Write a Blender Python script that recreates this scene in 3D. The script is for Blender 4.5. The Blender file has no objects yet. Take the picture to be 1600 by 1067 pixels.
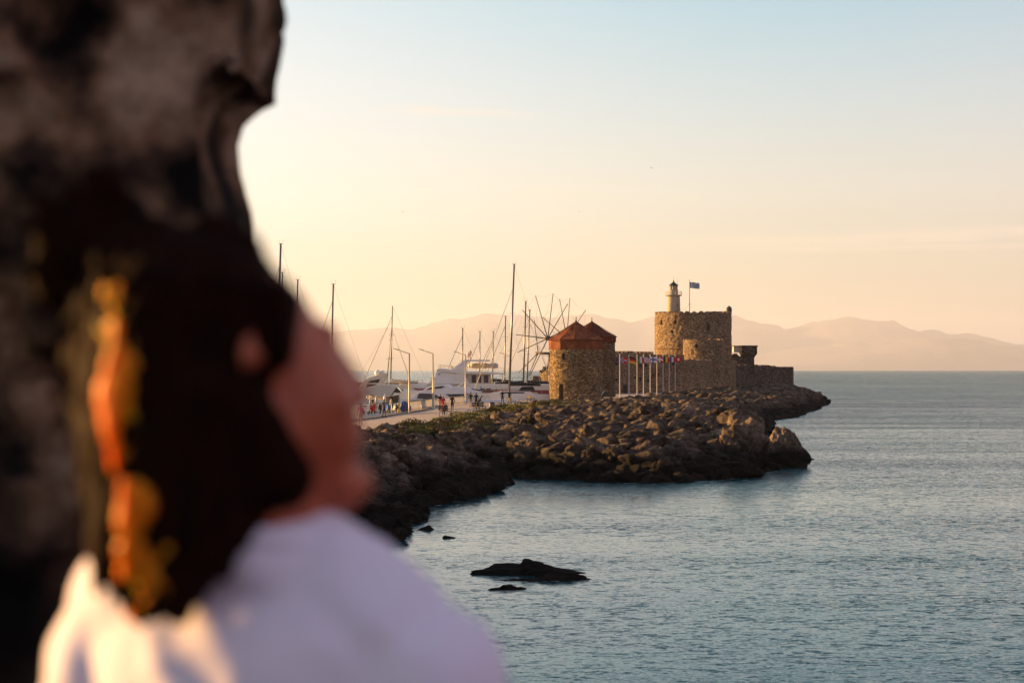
import bpy, bmesh, math, random
import numpy as np
from mathutils import Vector, Matrix, noise as MN
random.seed(7); RNG = np.random.default_rng(7)
SC = bpy.context.scene; COL = SC.collection
R = math.radians; PI = math.pi
# ---------------------------------------------------------------- camera geometry
F = 3111.0; HC = 7.4; HZ = 578.0            # focal length in photo pixels, eye height, horizon row
def P(x, y, Y): return Vector(((x-800)/F*Y, Y, HC-(y-HZ)/F*Y))
def GX(x, Y): return (x-800)/F*Y
def GY(y, h): return (HC-h)*F/(y-HZ)
SUN_EL = R(9.0)
SUN_H = Vector((-0.92, 0.39, 0)).normalized()
SUN_D = Vector((SUN_H.x*math.cos(SUN_EL), SUN_H.y*math.cos(SUN_EL), math.sin(SUN_EL)))

# ---------------------------------------------------------------- object helpers
def tag(o, label=None, cat=None, group=None, kind=None):
    if label: o['label'] = label
    if cat: o['category'] = cat
    if group: o['group'] = group
    if kind: o['kind'] = kind
    return o
def link(name, me, mats, parent=None):
    o = bpy.data.objects.new(name, me); COL.objects.link(o)
    if mats is not None:
        for m in (mats if isinstance(mats, (list, tuple)) else [mats]): me.materials.append(m)
    if parent is not None: o.parent = parent
    return o
def thing(name, loc, label, cat, group=None, rz=0.0):
    o = bpy.data.objects.new(name, None); COL.objects.link(o)
    o.location = loc; o.rotation_euler = (0, 0, rz); o.empty_display_size = .2
    return tag(o, label, cat, group)
def np_mesh(name, V, Fc, smooth=False):
    me = bpy.data.meshes.new(name)
    me.from_pydata([tuple(v) for v in V], [], [tuple(int(i) for i in f) for f in Fc])
    if smooth: me.polygons.foreach_set('use_smooth', [True]*len(me.polygons))
    me.update(); return me
def copy_tree(o, parent=None):
    c = o.copy(); COL.objects.link(c); c.parent = parent
    for ch in list(o.children): copy_tree(ch, c)
    return c

class MB:
    """collects shapes; build() links them as one mesh object"""
    def __init__(s): s.v = []; s.f = []; s.mi = []
    def add(s, V, Fc, mi=0):
        b = len(s.v); s.v += [tuple(p) for p in V]
        for f in Fc: s.f.append(tuple(b+i for i in f)); s.mi.append(mi)
        return s
    def box(s, x0, x1, y0, y1, z0, z1, mi=0):
        V = [(x0,y0,z0),(x1,y0,z0),(x1,y1,z0),(x0,y1,z0),(x0,y0,z1),(x1,y0,z1),(x1,y1,z1),(x0,y1,z1)]
        return s.add(V, [(0,3,2,1),(4,5,6,7),(0,1,5,4),(1,2,6,5),(2,3,7,6),(3,0,4,7)], mi)
    def tube(s, a, b, r0, r1=None, n=8, mi=0):
        a = Vector(a); b = Vector(b); r1 = r0 if r1 is None else r1
        d = (b-a); L = d.length
        if L < 1e-6: return s
        d /= L; u = d.orthogonal().normalized(); w = d.cross(u)
        V = []
        for c, r in ((a, r0), (b, r1)):
            for i in range(n):
                t = 2*PI*i/n; V.append(c+u*math.cos(t)*r+w*math.sin(t)*r)
        Fc = [(i, (i+1) % n, n+(i+1) % n, n+i) for i in range(n)]+[tuple(range(n-1,-1,-1)), tuple(range(n, 2*n))]
        return s.add(V, Fc, mi)
    def path(s, pts, r, n=6, mi=0):
        for a, b in zip(pts[:-1], pts[1:]): s.tube(a, b, r, r, n, mi)
        return s
    def lathe(s, prof, n=24, c=(0,0,0), mi=0, cap=True, ph=0.0):
        V = []; Fc = []
        for r, z in prof:
            for i in range(n):
                t = 2*PI*i/n+ph; V.append((c[0]+r*math.cos(t), c[1]+r*math.sin(t), c[2]+z))
        for k in range(len(prof)-1):
            for i in range(n):
                j = (i+1) % n; Fc.append((k*n+i, k*n+j, (k+1)*n+j, (k+1)*n+i))
        if cap: Fc += [tuple(range(n-1,-1,-1)), tuple(range((len(prof)-1)*n, len(prof)*n))]
        return s.add(V, Fc, mi)
    def ell(s, c, r, n=12, m=8, mi=0, rot=None):
        c = Vector(c); V = [c+(rot @ Vector((0,0,-r[2])) if rot else Vector((0,0,-r[2])))]; Fc = []
        for k in range(1, m):
            p = -PI/2+PI*k/m
            for i in range(n):
                t = 2*PI*i/n; q = Vector((r[0]*math.cos(p)*math.cos(t), r[1]*math.cos(p)*math.sin(t), r[2]*math.sin(p)))
                V.append(c+(rot @ q if rot else q))
        q = Vector((0,0,r[2])); V.append(c+(rot @ q if rot else q)); T = len(V)-1
        for i in range(n):
            j = (i+1) % n; Fc.append((0, 1+j, 1+i)); Fc.append((T, T-n+i, T-n+j))
            for k in range(m-2): Fc.append((1+k*n+i, 1+k*n+j, 1+(k+1)*n+j, 1+(k+1)*n+i))
        return s.add(V, Fc, mi)
    def cap(s, a, b, r0, r1, n=12, mi=0):
        s.tube(a, b, r0, r1, n, mi); s.ell(a, (r0,)*3, n, 8, mi); s.ell(b, (r1,)*3, n, 8, mi); return s
    def prism(s, pts, y0, y1, mi=0, axis='y', y0t=None, y1t=None):
        """side profile pts (l, z) extruded across; optional narrower top (tumblehome) by z"""
        zs = [p[1] for p in pts]; lo, hi = min(zs), max(zs); n = len(pts); V = []
        for q, (yb, yt) in enumerate(((y0, y0 if y0t is None else y0t), (y1, y1 if y1t is None else y1t))):
            for l, z in pts:
                t = (z-lo)/(hi-lo+1e-9); V.append((l, yb*(1-t)+yt*t, z))
        Fc = [tuple(range(n)), tuple(range(2*n-1, n-1, -1))]
        Fc += [(i, n+i, n+(i+1) % n, (i+1) % n) for i in range(n)]
        return s.add(V, Fc, mi)
    def build(s, name, mats, parent=None, smooth=False, bevel=0.0, fix=True):
        me = bpy.data.meshes.new(name); me.from_pydata(s.v, [], s.f)
        me.polygons.foreach_set('material_index', s.mi)
        if fix or bevel:
            bm = bmesh.new(); bm.from_mesh(me)
            if fix: bmesh.ops.recalc_face_normals(bm, faces=bm.faces)
            if bevel:
                es = [e for e in bm.edges if len(e.link_faces) == 2 and e.calc_face_angle(0) > 0.5]
                bmesh.ops.bevel(bm, geom=es, offset=bevel, segments=2, affect='EDGES', profile=.6)
            bm.to_mesh(me); bm.free()
        if smooth: me.polygons.foreach_set('use_smooth', [True]*len(me.polygons))
        me.update(); return link(name, me, mats, parent)

def remeshed(mb, voxel, smooth_it=2):
    """fuse overlapping shapes into one continuous surface; returns a mesh datablock"""
    o = mb.build('tmp', [], None); m = o.modifiers.new('r', 'REMESH'); m.mode = 'VOXEL'; m.voxel_size = voxel; m.use_smooth_shade = True
    if smooth_it:
        s = o.modifiers.new('s', 'SMOOTH'); s.iterations = smooth_it; s.factor = .5
    dg = bpy.context.evaluated_depsgraph_get(); dg.update()
    me = bpy.data.meshes.new_from_object(o.evaluated_get(dg)); old = o.data
    bpy.data.objects.remove(o); bpy.data.meshes.remove(old)
    me.polygons.foreach_set('use_smooth', [True]*len(me.polygons)); return me
def get_v(me):
    a = np.empty(len(me.vertices)*3, 'f'); me.vertices.foreach_get('co', a); return a.reshape(-1, 3)
def set_v(me, a): me.vertices.foreach_set('co', np.ascontiguousarray(a, 'f').ravel()); me.update()
def get_n(me):
    a = np.empty(len(me.vertices)*3, 'f'); me.vertices.foreach_get('normal', a); return a.reshape(-1, 3)
def displace(me, fn):
    V = get_v(me); N = get_n(me); d = np.array([fn(Vector(v)) for v in V]); set_v(me, V+N*d[:, None])

# ---------------------------------------------------------------- material helpers
class NT:
    def __init__(s, tree): s.t = tree; s.n = tree.nodes; s.l = tree.links
    def node(s, kind, **kw):
        n = s.n.new(kind)
        for k, v in kw.items():
            if k.startswith('i_'):
                key = k[2:]; key = int(key) if key.isdigit() else key.replace('_', ' ')
                if hasattr(v, 'is_output'): s.l.new(v, n.inputs[key])
                else: n.inputs[key].default_value = v
            else: setattr(n, k, v)
        return n
    def math(s, op, a, b=None, c=None, clamp=False):
        n = s.n.new('ShaderNodeMath'); n.operation = op; n.use_clamp = clamp
        for i, v in enumerate((a, b, c)):
            if v is None: continue
            if hasattr(v, 'is_output'): s.l.new(v, n.inputs[i])
            else: n.inputs[i].default_value = v
        return n.outputs[0]
    def mix(s, fac, a, b, bt='MIX', cl=False):
        n = s.n.new('ShaderNodeMix'); n.data_type = 'RGBA'; n.blend_type = bt; n.clamp_result = cl
        for k, v in ((0, fac), (6, a), (7, b)):
            if hasattr(v, 'is_output'): s.l.new(v, n.inputs[k])
            else: n.inputs[k].default_value = v if k == 0 else (*v, 1)[:4]
        return n.outputs[2]
    def ramp(s, fac, stops, interp='LINEAR'):
        n = s.n.new('ShaderNodeValToRGB'); s.l.new(fac, n.inputs[0]); cr = n.color_ramp; cr.interpolation = interp
        while len(cr.elements) < len(stops): cr.elements.new(0.5)
        for e, (p, c) in zip(cr.elements, stops):
            e.position = p; e.color = (*c, 1)[:4] if isinstance(c, (tuple, list)) else (c, c, c, 1)
        return n.outputs[0]
    def mapping(s, vec, scale=(1,1,1), rot=(0,0,0)):
        n = s.n.new('ShaderNodeMapping'); s.l.new(vec, n.inputs[0]); n.inputs['Scale'].default_value = scale; n.inputs['Rotation'].default_value = rot
        return n.outputs[0]
    def noise(s, vec, scale, detail=4, rough=.55, w=None):
        n = s.n.new('ShaderNodeTexNoise'); s.l.new(vec, n.inputs['Vector']); n.inputs['Scale'].default_value = scale
        n.inputs['Detail'].default_value = detail; n.inputs['Roughness'].default_value = rough; return n.outputs[0]
def new_mat(name):
    m = bpy.data.materials.new(name); m.use_nodes = True; t = NT(m.node_tree)
    return m, t, t.n['Principled BSDF']
def setin(b, **kw):
    for k, v in kw.items(): b.inputs[k.replace('_', ' ')].default_value = v
def bump(t, b, h, strength=.5, dist=.05):
    n = t.node('ShaderNodeBump', i_Strength=strength, i_Distance=dist, i_Height=h); t.l.new(n.outputs[0], b.inputs['Normal'])
def plain(name, col, rough=.5, metal=0.0, var=.25, scale=3.0, spec=.5):
    """painted or woven surface with a slight grime variation"""
    m, t, b = new_mat(name); tc = t.node('ShaderNodeTexCoord').outputs['Object']
    nz = t.noise(tc, scale, 5)
    c = t.mix(t.math('MULTIPLY', nz, var), col, tuple(x*.45 for x in col)); t.l.new(c, b.inputs['Base Color'])
    setin(b, Roughness=rough, Metallic=metal); b.inputs['Specular IOR Level'].default_value = spec
    return m
def masonry(name, cols, scale=2.2, stretch=1.5, holes=.5, mort=.55, bumpd=.08):
    m, t, b = new_mat(name); tc = t.node('ShaderNodeTexCoord').outputs['Object']
    v = t.mapping(tc, (1, 1, stretch))
    wob = t.node('ShaderNodeTexNoise', i_Scale=scale*1.3, i_Detail=2.0); t.l.new(v, wob.inputs['Vector'])
    va = t.node('ShaderNodeVectorMath', operation='SCALE'); t.l.new(wob.outputs['Color'], va.inputs[0]); va.inputs['Scale'].default_value = .35
    vb = t.node('ShaderNodeVectorMath', operation='ADD'); t.l.new(v, vb.inputs[0]); t.l.new(va.outputs[0], vb.inputs[1])
    cell = t.node('ShaderNodeTexVoronoi', i_Scale=scale); t.l.new(vb.outputs[0], cell.inputs['Vector'])
    edge = t.node('ShaderNodeTexVoronoi', i_Scale=scale, feature='DISTANCE_TO_EDGE'); t.l.new(vb.outputs[0], edge.inputs['Vector'])
    sep = t.node('ShaderNodeSeparateColor'); t.l.new(cell.outputs['Color'], sep.inputs[0])
    stone = t.ramp(sep.outputs[0], cols)
    big = t.noise(tc, .35, 5, .6)
    stone = t.mix(t.math('MULTIPLY', t.ramp(big, [(.35, 0.0), (.7, 1.0)]), .45), stone, tuple(x*.45 for x in cols[0][1]))
    fine = t.noise(tc, scale*5, 6, .7)
    stone = t.mix(.5, stone, t.ramp(fine, [(.3, .45), (.65, 1.0)]), 'MULTIPLY')
    jf = t.ramp(edge.outputs['Distance'], [(.02, 1.0), (.10, 0.0)])
    c = t.mix(t.math('MULTIPLY', jf, mort), stone, (.035, .026, .02))
    hole = t.ramp(t.noise(tc, scale*.9, 2, .5), [(.66, 0.0), (.70, 1.0)])
    c = t.mix(t.math('MULTIPLY', hole, holes), c, (.02, .016, .014))
    t.l.new(c, b.inputs['Base Color']); setin(b, Roughness=.92); b.inputs['Specular IOR Level'].default_value = .2
    h = t.math('SUBTRACT', t.math('ADD', t.ramp(edge.outputs['Distance'], [(0.0, 0.0), (.16, 1.0)]), t.math('MULTIPLY', fine, .8)), t.math('MULTIPLY', hole, .8))
    bump(t, b, h, .9, bumpd); return m

M = {}
def make_materials():
    M['mill'] = masonry('mill stone', [(0, (.15,.09,.045)), (.35, (.32,.205,.10)), (.7, (.50,.34,.17)), (1, (.66,.48,.27))], 3.5, 1.6, .6, .8)
    M['mill2'] = masonry('darker mill stone', [(0, (.09,.06,.035)), (.35, (.19,.125,.065)), (.7, (.31,.21,.11)), (1, (.42,.31,.18))], 3.5, 1.6, .6, .8)  # same stone in darker tones, for the second mill
    M['fort'] = masonry('fort stone', [(0, (.22,.145,.09)), (.4, (.42,.28,.16)), (.8, (.62,.43,.25)), (1, (.74,.56,.35))], 3.2, 1.6, .7, .8, .12)
    M['fortdark'] = masonry('weathered grey stone', [(0, (.09,.07,.06)), (.5, (.16,.125,.10)), (1, (.28,.22,.18))], 2.2, 1.4, .6, .6, .12)
    M['white'] = plain('white gelcoat', (.78,.76,.74), .28, 0, .25, .7)
    M['white2'] = plain('cream paint', (.62,.55,.44), .5, 0, .3, 1.5)
    M['glass'] = plain('dark tinted glass', (.012,.014,.018), .08, 0, .1, 2)
    M['navy'] = plain('dark blue canvas', (.015,.018,.03), .8, 0, .3, 4)
    M['black'] = plain('black rubber', (.012,.012,.014), .6, 0, .3, 6)
    M['redstripe'] = plain('red stripe paint', (.30,.03,.03), .4, 0, .2, 2)
    M['tender'] = plain('orange tinted hypalon', (.55,.36,.26), .6, 0, .35, 2)
    M['teak'] = plain('teak wood', (.28,.15,.07), .6, 0, .4, 6)
    M['mast'] = plain('anodised mast', (.20,.185,.17), .35, .5, .3, 1)
    M['mastdark'] = plain('dark spar', (.05,.045,.045), .45, .3, .3, 1)
    M['rope'] = plain('rigging wire', (.12,.11,.10), .5, .3, .2, 1)
    M['pole'] = plain('galvanised pole', (.42,.37,.30), .45, .3, .35, 1)
    M['flagpole'] = plain('white flagpole paint', (.62,.58,.52), .4, 0, .2, 1)
    M['steel'] = plain('painted steel', (.10,.10,.11), .5, .3, .3, 4)
    M['wood'] = plain('weathered wood', (.055,.035,.022), .8, 0, .5, 5)
    M['spar'] = plain('windmill spar wood', (.06,.035,.025), .75, 0, .5, 2)
    M['tarp'] = plain('blue tarpaulin', (.03,.06,.22), .6, 0, .4, 3)
    M['yellow'] = plain('yellow paint', (.6,.38,.03), .5, 0, .3, 4)
    M['bluepaint'] = plain('bright blue paint', (.04,.16,.45), .5, 0, .2, 3)
    M['leather'] = plain('beige upholstery', (.36,.26,.13), .6, 0, .3, 2)
    M['lh'] = plain('lighthouse limewash', (.50,.42,.30), .85, 0, .6, 1.1, .2)
    M['lhroof'] = plain('green black dome metal', (.03,.035,.03), .5, .2, .4, 3)
    M['lantern'] = plain('lantern glass', (.25,.22,.15), .1, 0, .3, 3)
    for k, c in dict(cr=(.5,.02,.02), cw=(.7,.7,.7), cb=(.03,.06,.26), cg=(.02,.22,.07), ck=(.012,.012,.012), cy=(.75,.42,.02), cl=(.05,.13,.42)).items():
        M[k] = plain('flag cloth '+k, c, .85, 0, .15, 2)
    # mill roof: painted sheet metal
    m, t, b = new_mat('red roof sheet'); tc = t.node('ShaderNodeTexCoord').outputs['Object']
    c = t.ramp(t.noise(tc, 1.2, 6, .65), [(.3, (.10,.025,.012)), (.55, (.23,.070,.028)), (.75, (.36,.13,.05))])
    c = t.mix(t.math('MULTIPLY', t.ramp(t.noise(t.mapping(tc, (3,3,.5)), 2, 4), [(.5,0.0),(.7,1.0)]), .5), c, (.10,.05,.04))
    t.l.new(c, b.inputs['Base Color']); setin(b, Roughness=.8); b.inputs['Specular IOR Level'].default_value = .1; bump(t, b, t.noise(tc, 6, 4), .3, .03); M['roof'] = m
    m2 = m.copy(); m2.name = 'darker roof sheet'; M['roof2'] = m2  # darker copy of the red sheet, for the second mill
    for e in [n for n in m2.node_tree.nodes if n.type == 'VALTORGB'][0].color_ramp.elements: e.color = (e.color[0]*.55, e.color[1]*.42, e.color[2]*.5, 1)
    # boulders: paler on top, stained black where the swell keeps them wet
    m, t, b = new_mat('limestone boulder'); tc = t.node('ShaderNodeTexCoord'); geo = t.node('ShaderNodeNewGeometry')
    oi = t.node('ShaderNodeObjectInfo'); pos = geo.outputs['Position']
    n1 = t.noise(pos, .9, 8, .68); n2 = t.noise(pos, 3.5, 6, .65)
    c = t.ramp(n1, [(.30, (.04,.032,.027)), (.43, (.16,.125,.10)), (.56, (.34,.27,.22)), (.72, (.56,.47,.40))])
    c = t.mix(.7, c, t.ramp(n2, [(.32, .25), (.62, 1.0)]), 'MULTIPLY')
    c = t.mix(.8, c, t.ramp(t.noise(pos, .55, 3, .5), [(.33, (.45,.40,.36)), (.5, (.9,.86,.82)), (.66, (1.35,1.22,1.08))]), 'MULTIPLY')
    rnd = t.math('ADD', .65, t.math('MULTIPLY', oi.outputs['Random'], .6))
    cc = t.node('ShaderNodeCombineColor'); [t.l.new(rnd, cc.inputs[i]) for i in range(3)]
    c = t.mix(1.0, c, cc.outputs[0], 'MULTIPLY')
    sp = t.node('ShaderNodeSeparateXYZ'); t.l.new(pos, sp.inputs[0])
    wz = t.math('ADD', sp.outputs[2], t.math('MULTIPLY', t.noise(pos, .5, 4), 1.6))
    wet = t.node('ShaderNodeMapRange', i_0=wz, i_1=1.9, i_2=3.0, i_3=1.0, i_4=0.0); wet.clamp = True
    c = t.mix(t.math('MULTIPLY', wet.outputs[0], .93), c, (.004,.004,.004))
    t.l.new(c, b.inputs['Base Color']); setin(b, Roughness=.9); b.inputs['Specular IOR Level'].default_value = .15
    bump(t, b, t.math('ADD', t.noise(pos, 1.8, 9, .75), t.math('MULTIPLY', t.noise(pos, 8, 6, .7), .5)), 1.0, .7); M['rock'] = m
    m, t, b = new_mat('paving'); pos = t.node('ShaderNodeNewGeometry').outputs['Position']
    br = t.node('ShaderNodeTexBrick', i_Scale=.5, i_Color1=(.52,.41,.35,1), i_Color2=(.44,.35,.30,1), i_Mortar=(.22,.17,.145,1)); t.l.new(pos, br.inputs['Vector']); br.inputs['Mortar Size'].default_value = .02
    c = t.mix(.6, br.outputs[0], t.ramp(t.noise(pos, .35, 6, .6), [(.3, .6), (.7, 1.0)]), 'MULTIPLY'); t.l.new(c, b.inputs['Base Color']); setin(b, Roughness=.85); M['paving'] = m
    m, t, b = new_mat('quay stone'); pos = t.node('ShaderNodeNewGeometry').outputs['Position']
    c = t.ramp(t.noise(pos, .8, 6, .6), [(.3, (.10,.08,.065)), (.7, (.26,.21,.17))]); t.l.new(c, b.inputs['Base Color']); setin(b, Roughness=.85); M['quay'] = m
    # sea
    m, t, b = new_mat('sea water'); pos = t.node('ShaderNodeNewGeometry').outputs['Position']
    mp = t.mapping(pos, (.55, 1.0, 1), (0,0,R(-8)))
    gust = t.ramp(t.noise(t.mapping(pos, (.16,1,1)), .05, 5, .65), [(.36, .45), (.50, .75), (.64, 1.5)])
    sx3 = t.node('ShaderNodeSeparateXYZ'); t.l.new(pos, sx3.inputs[0])      # sheltered bay calmer than the open sea
    far_ = t.node('ShaderNodeMapRange', i_0=sx3.outputs[1], i_1=110.0, i_2=520.0, i_3=.85, i_4=4.2); bay = t.node('ShaderNodeMapRange', i_0=sx3.outputs[0], i_1=-9.0, i_2=24.0, i_3=.42, i_4=1.1)
    gust = t.math('MULTIPLY', gust, t.math('MULTIPLY', far_.outputs[0], bay.outputs[0]))
    # wave slopes straight from vector noise (no footprint filtering, so the far sea keeps its roughness)
    acc = None
    for sc_, k_, det in ((.10, .08, 2.0), (.5, .20, 3.0), (2.6, .85, 2.5), (7.0, 1.1, 2.0), (18.0, .6, 1.0)):
        n_ = t.node('ShaderNodeTexNoise', i_Scale=sc_, i_Detail=det, i_Roughness=.55); t.l.new(mp, n_.inputs['Vector'])
        s_ = t.node('ShaderNodeVectorMath', operation='SUBTRACT'); t.l.new(n_.outputs['Color'], s_.inputs[0]); s_.inputs[1].default_value = (.5,.5,.5)
        m_ = t.node('ShaderNodeVectorMath', operation='SCALE'); t.l.new(s_.outputs[0], m_.inputs[0]); m_.inputs['Scale'].default_value = k_
        if acc is None: acc = m_.outputs[0]
        else:
            a_ = t.node('ShaderNodeVectorMath', operation='ADD'); t.l.new(acc, a_.inputs[0]); t.l.new(m_.outputs[0], a_.inputs[1]); acc = a_.outputs[0]
    g_ = t.node('ShaderNodeVectorMath', operation='SCALE'); t.l.new(acc, g_.inputs[0]); t.l.new(gust, g_.inputs['Scale'])
    sy = t.node('ShaderNodeSeparateXYZ'); t.l.new(g_.outputs[0], sy.inputs[0])      # ripples run in towards the shore: steep fronts, gentle backs
    yy = t.math('ADD', t.math('MULTIPLY', t.math('MINIMUM', sy.outputs[1], 0.0), 1.25), t.math('MULTIPLY', t.math('MAXIMUM', sy.outputs[1], 0.0), -.28))
    cv = t.node('ShaderNodeCombineXYZ'); t.l.new(sy.outputs[0], cv.inputs[0]); t.l.new(yy, cv.inputs[1])
    f_ = t.node('ShaderNodeVectorMath', operation='MULTIPLY'); t.l.new(cv.outputs[0], f_.inputs[0]); f_.inputs[1].default_value = (WAVE*.7, WAVE, 0)
    u_ = t.node('ShaderNodeVectorMath', operation='ADD'); t.l.new(f_.outputs[0], u_.inputs[0]); u_.inputs[1].default_value = (0,0,1)
    nn = t.node('ShaderNodeVectorMath', operation='NORMALIZE'); t.l.new(u_.outputs[0], nn.inputs[0]); t.l.new(nn.outputs[0], b.inputs['Normal'])
    t.l.new(t.mix(0.0, (.006,.055,.070), (0,0,0)), b.inputs['Base Color'])
    setin(b, Roughness=.10, IOR=1.33); M['sea'] = m
    m, t, b = new_mat('black earth'); pos = t.node('ShaderNodeNewGeometry').outputs['Position']  # near-black ground that fills the gaps between the boulders
    c = t.ramp(t.noise(pos, 1.2, 6), [(.3, (.012,.010,.009)), (.7, (.05,.038,.030))]); t.l.new(c, b.inputs['Base Color']); setin(b, Roughness=1.0); b.inputs['Specular IOR Level'].default_value = 0; bump(t, b, t.noise(pos, 2.5, 7, .7), 1.0, .5); M['earth'] = m
    # mountains
    m, t, b = new_mat('mountain rock'); pos = t.node('ShaderNodeNewGeometry').outputs['Position']
    c = t.ramp(t.noise(pos, .0008, 6, .6), [(.3, (.13,.10,.13)), (.7, (.22,.17,.20))]); t.l.new(c, b.inputs['Base Color']); setin(b, Roughness=1.0); M['mountain'] = m
    # shrubs
    m, t, b = new_mat('shrub leaves'); pos = t.node('ShaderNodeNewGeometry').outputs['Position']
    c = t.ramp(t.noise(pos, 1.1, 4, .6), [(.3, (.03,.042,.010)), (.5, (.10,.10,.016)), (.7, (.30,.21,.02))]); t.l.new(c, b.inputs['Base Color']); setin(b, Roughness=.7); M['leaf'] = m
    # rampart stone seen close
    m, t, b = new_mat('rampart stone'); pos = t.node('ShaderNodeNewGeometry').outputs['Position']
    n1 = t.noise(pos, 3.6, 5, .55); n2 = t.noise(pos, 14, 8, .65); vo = t.node('ShaderNodeTexVoronoi', i_Scale=22.0); t.l.new(pos, vo.inputs['Vector'])
    c = t.ramp(n1, [(.40, (.008,.006,.006)), (.47, (.07,.042,.028)), (.53, (.22,.12,.075)), (.63, (.46,.31,.22))])
    c = t.mix(.6, c, t.ramp(n2, [(.3, .3), (.65, 1.0)]), 'MULTIPLY')
    c = t.mix(t.math('MULTIPLY', t.ramp(t.noise(pos, 5, 3), [(.55,0.0),(.7,1.0)]), .5), c, (.16,.085,.045))
    sz = t.node('ShaderNodeSeparateXYZ'); t.l.new(pos, sz.inputs[0])      # shade over the lower courses, painted into the colour as near-black
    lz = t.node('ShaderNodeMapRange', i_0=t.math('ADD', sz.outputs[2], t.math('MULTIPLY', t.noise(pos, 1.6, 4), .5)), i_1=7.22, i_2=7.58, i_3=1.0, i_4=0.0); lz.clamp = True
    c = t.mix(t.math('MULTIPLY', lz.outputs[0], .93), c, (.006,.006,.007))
    t.l.new(c, b.inputs['Base Color']); setin(b, Roughness=.95); b.inputs['Specular IOR Level'].default_value = .1
    bump(t, b, t.math('ADD', n2, t.math('MULTIPLY', vo.outputs['Distance'], .5)), .8, .02); M['rampart'] = m
    # person
    m, t, b = new_mat('skin'); tc = t.node('ShaderNodeTexCoord').outputs['Object']
    c = t.ramp(t.noise(tc, 25, 4), [(.3, (.34,.070,.030)), (.7, (.44,.10,.045))]); t.l.new(c, b.inputs['Base Color']); setin(b, Roughness=.5)
    b.inputs['Subsurface Weight'].default_value = .15; b.inputs['Subsurface Radius'].default_value = (.01,.004,.002); bump(t, b, t.noise(tc, 300, 3), .15, .001); M['skin'] = m
    m, t, b = new_mat('dark brown hair'); tc = t.node('ShaderNodeTexCoord').outputs['Object']
    st = t.noise(t.mapping(tc, (60,60,5)), 3, 5, .6)
    c = t.ramp(st, [(.35, (.005,.004,.004)), (.65, (.020,.006,.003))]); t.l.new(c, b.inputs['Base Color']); setin(b, Roughness=.7); b.inputs['Specular IOR Level'].default_value = .03
    b.inputs['Specular Tint'].default_value = (1,.5,.2,1); bump(t, b, st, .3, .002)
    M['hair'] = m
    m, t, b = new_mat('sunlit hair'); tc = t.node('ShaderNodeTexCoord').outputs['Object']  # orange base colour paints the sun's highlight into the hair
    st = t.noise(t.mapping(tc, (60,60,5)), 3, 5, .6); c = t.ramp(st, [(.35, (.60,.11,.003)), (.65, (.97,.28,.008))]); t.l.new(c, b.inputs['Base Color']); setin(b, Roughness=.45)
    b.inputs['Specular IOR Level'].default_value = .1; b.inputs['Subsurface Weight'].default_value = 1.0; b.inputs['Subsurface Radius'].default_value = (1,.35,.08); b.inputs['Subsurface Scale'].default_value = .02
    bump(t, b, st, .3, .002); M['sunlit'] = m
    m, t, b = new_mat('white cotton'); tc = t.node('ShaderNodeTexCoord').outputs['Object']
    c = t.mix(t.math('MULTIPLY', t.noise(tc, 8, 4), .15), (.82,.75,.92), (.58,.50,.72)); t.l.new(c, b.inputs['Base Color']); setin(b, Roughness=.9)
    b.inputs['Specular IOR Level'].default_value = .15; b.inputs['Sheen Weight'].default_value = .2; bump(t, b, t.noise(tc, 220, 3), .2, .001); M['cotton'] = m
    M['denim'] = plain('denim', (.05,.07,.12), .9, 0, .4, 30)
    M['eye'] = plain('eye white', (.6,.58,.55), .2, 0, .1, 20); M['iris'] = plain('brown iris', (.04,.02,.01), .15, 0, .1, 20)
    for k, c in dict(p_red=(.48,.02,.06), p_dark=(.014,.015,.02), p_navy=(.02,.03,.06), p_tan=(.35,.22,.12), p_skin=(.33,.16,.10), p_hair=(.02,.013,.01), p_blue=(.03,.08,.16), p_grey=(.12,.12,.13), p_pink=(.55,.10,.20)).items():
        M[k] = plain('clothing '+k, c, .85, 0, .3, 9)
WAVE = 1.1
make_materials()
SKY_GAIN = .27; EXPO = 1.8; HAZE_D = .27e-4; HAZE_COL = (.76,.83,1.0,1); HAZE_FAR = 68000
# ---------------------------------------------------------------- camera, sun, sky, haze
cam = bpy.data.objects.new('camera', bpy.data.cameras.new('camera')); COL.objects.link(cam); SC.camera = cam
cam.location = (0, 0, HC); cam.rotation_euler = (R(90), 0, 0)
cam.data.sensor_width = 36; cam.data.lens = 36*F/1600; cam.data.shift_y = (HZ-533.5)/1600
cam.data.clip_start = .1; cam.data.clip_end = 90000
cam.data.dof.use_dof = True; cam.data.dof.focus_distance = 260; cam.data.dof.aperture_fstop = 3.5; cam.data.dof.aperture_blades = 9
sl = bpy.data.lights.new('sun', 'SUN'); sl.energy = 5.0; sl.angle = R(.6); sl.color = (1, .56, .19)
so = bpy.data.objects.new('sun', sl); COL.objects.link(so); so.rotation_euler = SUN_D.to_track_quat('Z', 'Y').to_euler()

W = bpy.data.worlds.new('World'); SC.world = W; W.use_nodes = True; t = NT(W.node_tree)
bg = t.n['Background']
tc = t.node('ShaderNodeTexCoord').outputs['Generated']
nrm = t.node('ShaderNodeVectorMath', operation='NORMALIZE'); t.l.new(tc, nrm.inputs[0]); d = nrm.outputs[0]
sp = t.node('ShaderNodeSeparateXYZ'); t.l.new(d, sp.inputs[0])
el = t.math('ABSOLUTE', sp.outputs[2])
hd = t.node('ShaderNodeVectorMath', operation='MULTIPLY'); t.l.new(d, hd.inputs[0]); hd.inputs[1].default_value = (1, 1, 0)
hn = t.node('ShaderNodeVectorMath', operation='NORMALIZE'); t.l.new(hd.outputs[0], hn.inputs[0])
dt = t.node('ShaderNodeVectorMath', operation='DOT_PRODUCT'); t.l.new(hn.outputs[0], dt.inputs[0]); dt.inputs[1].default_value = tuple(SUN_H)
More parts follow.
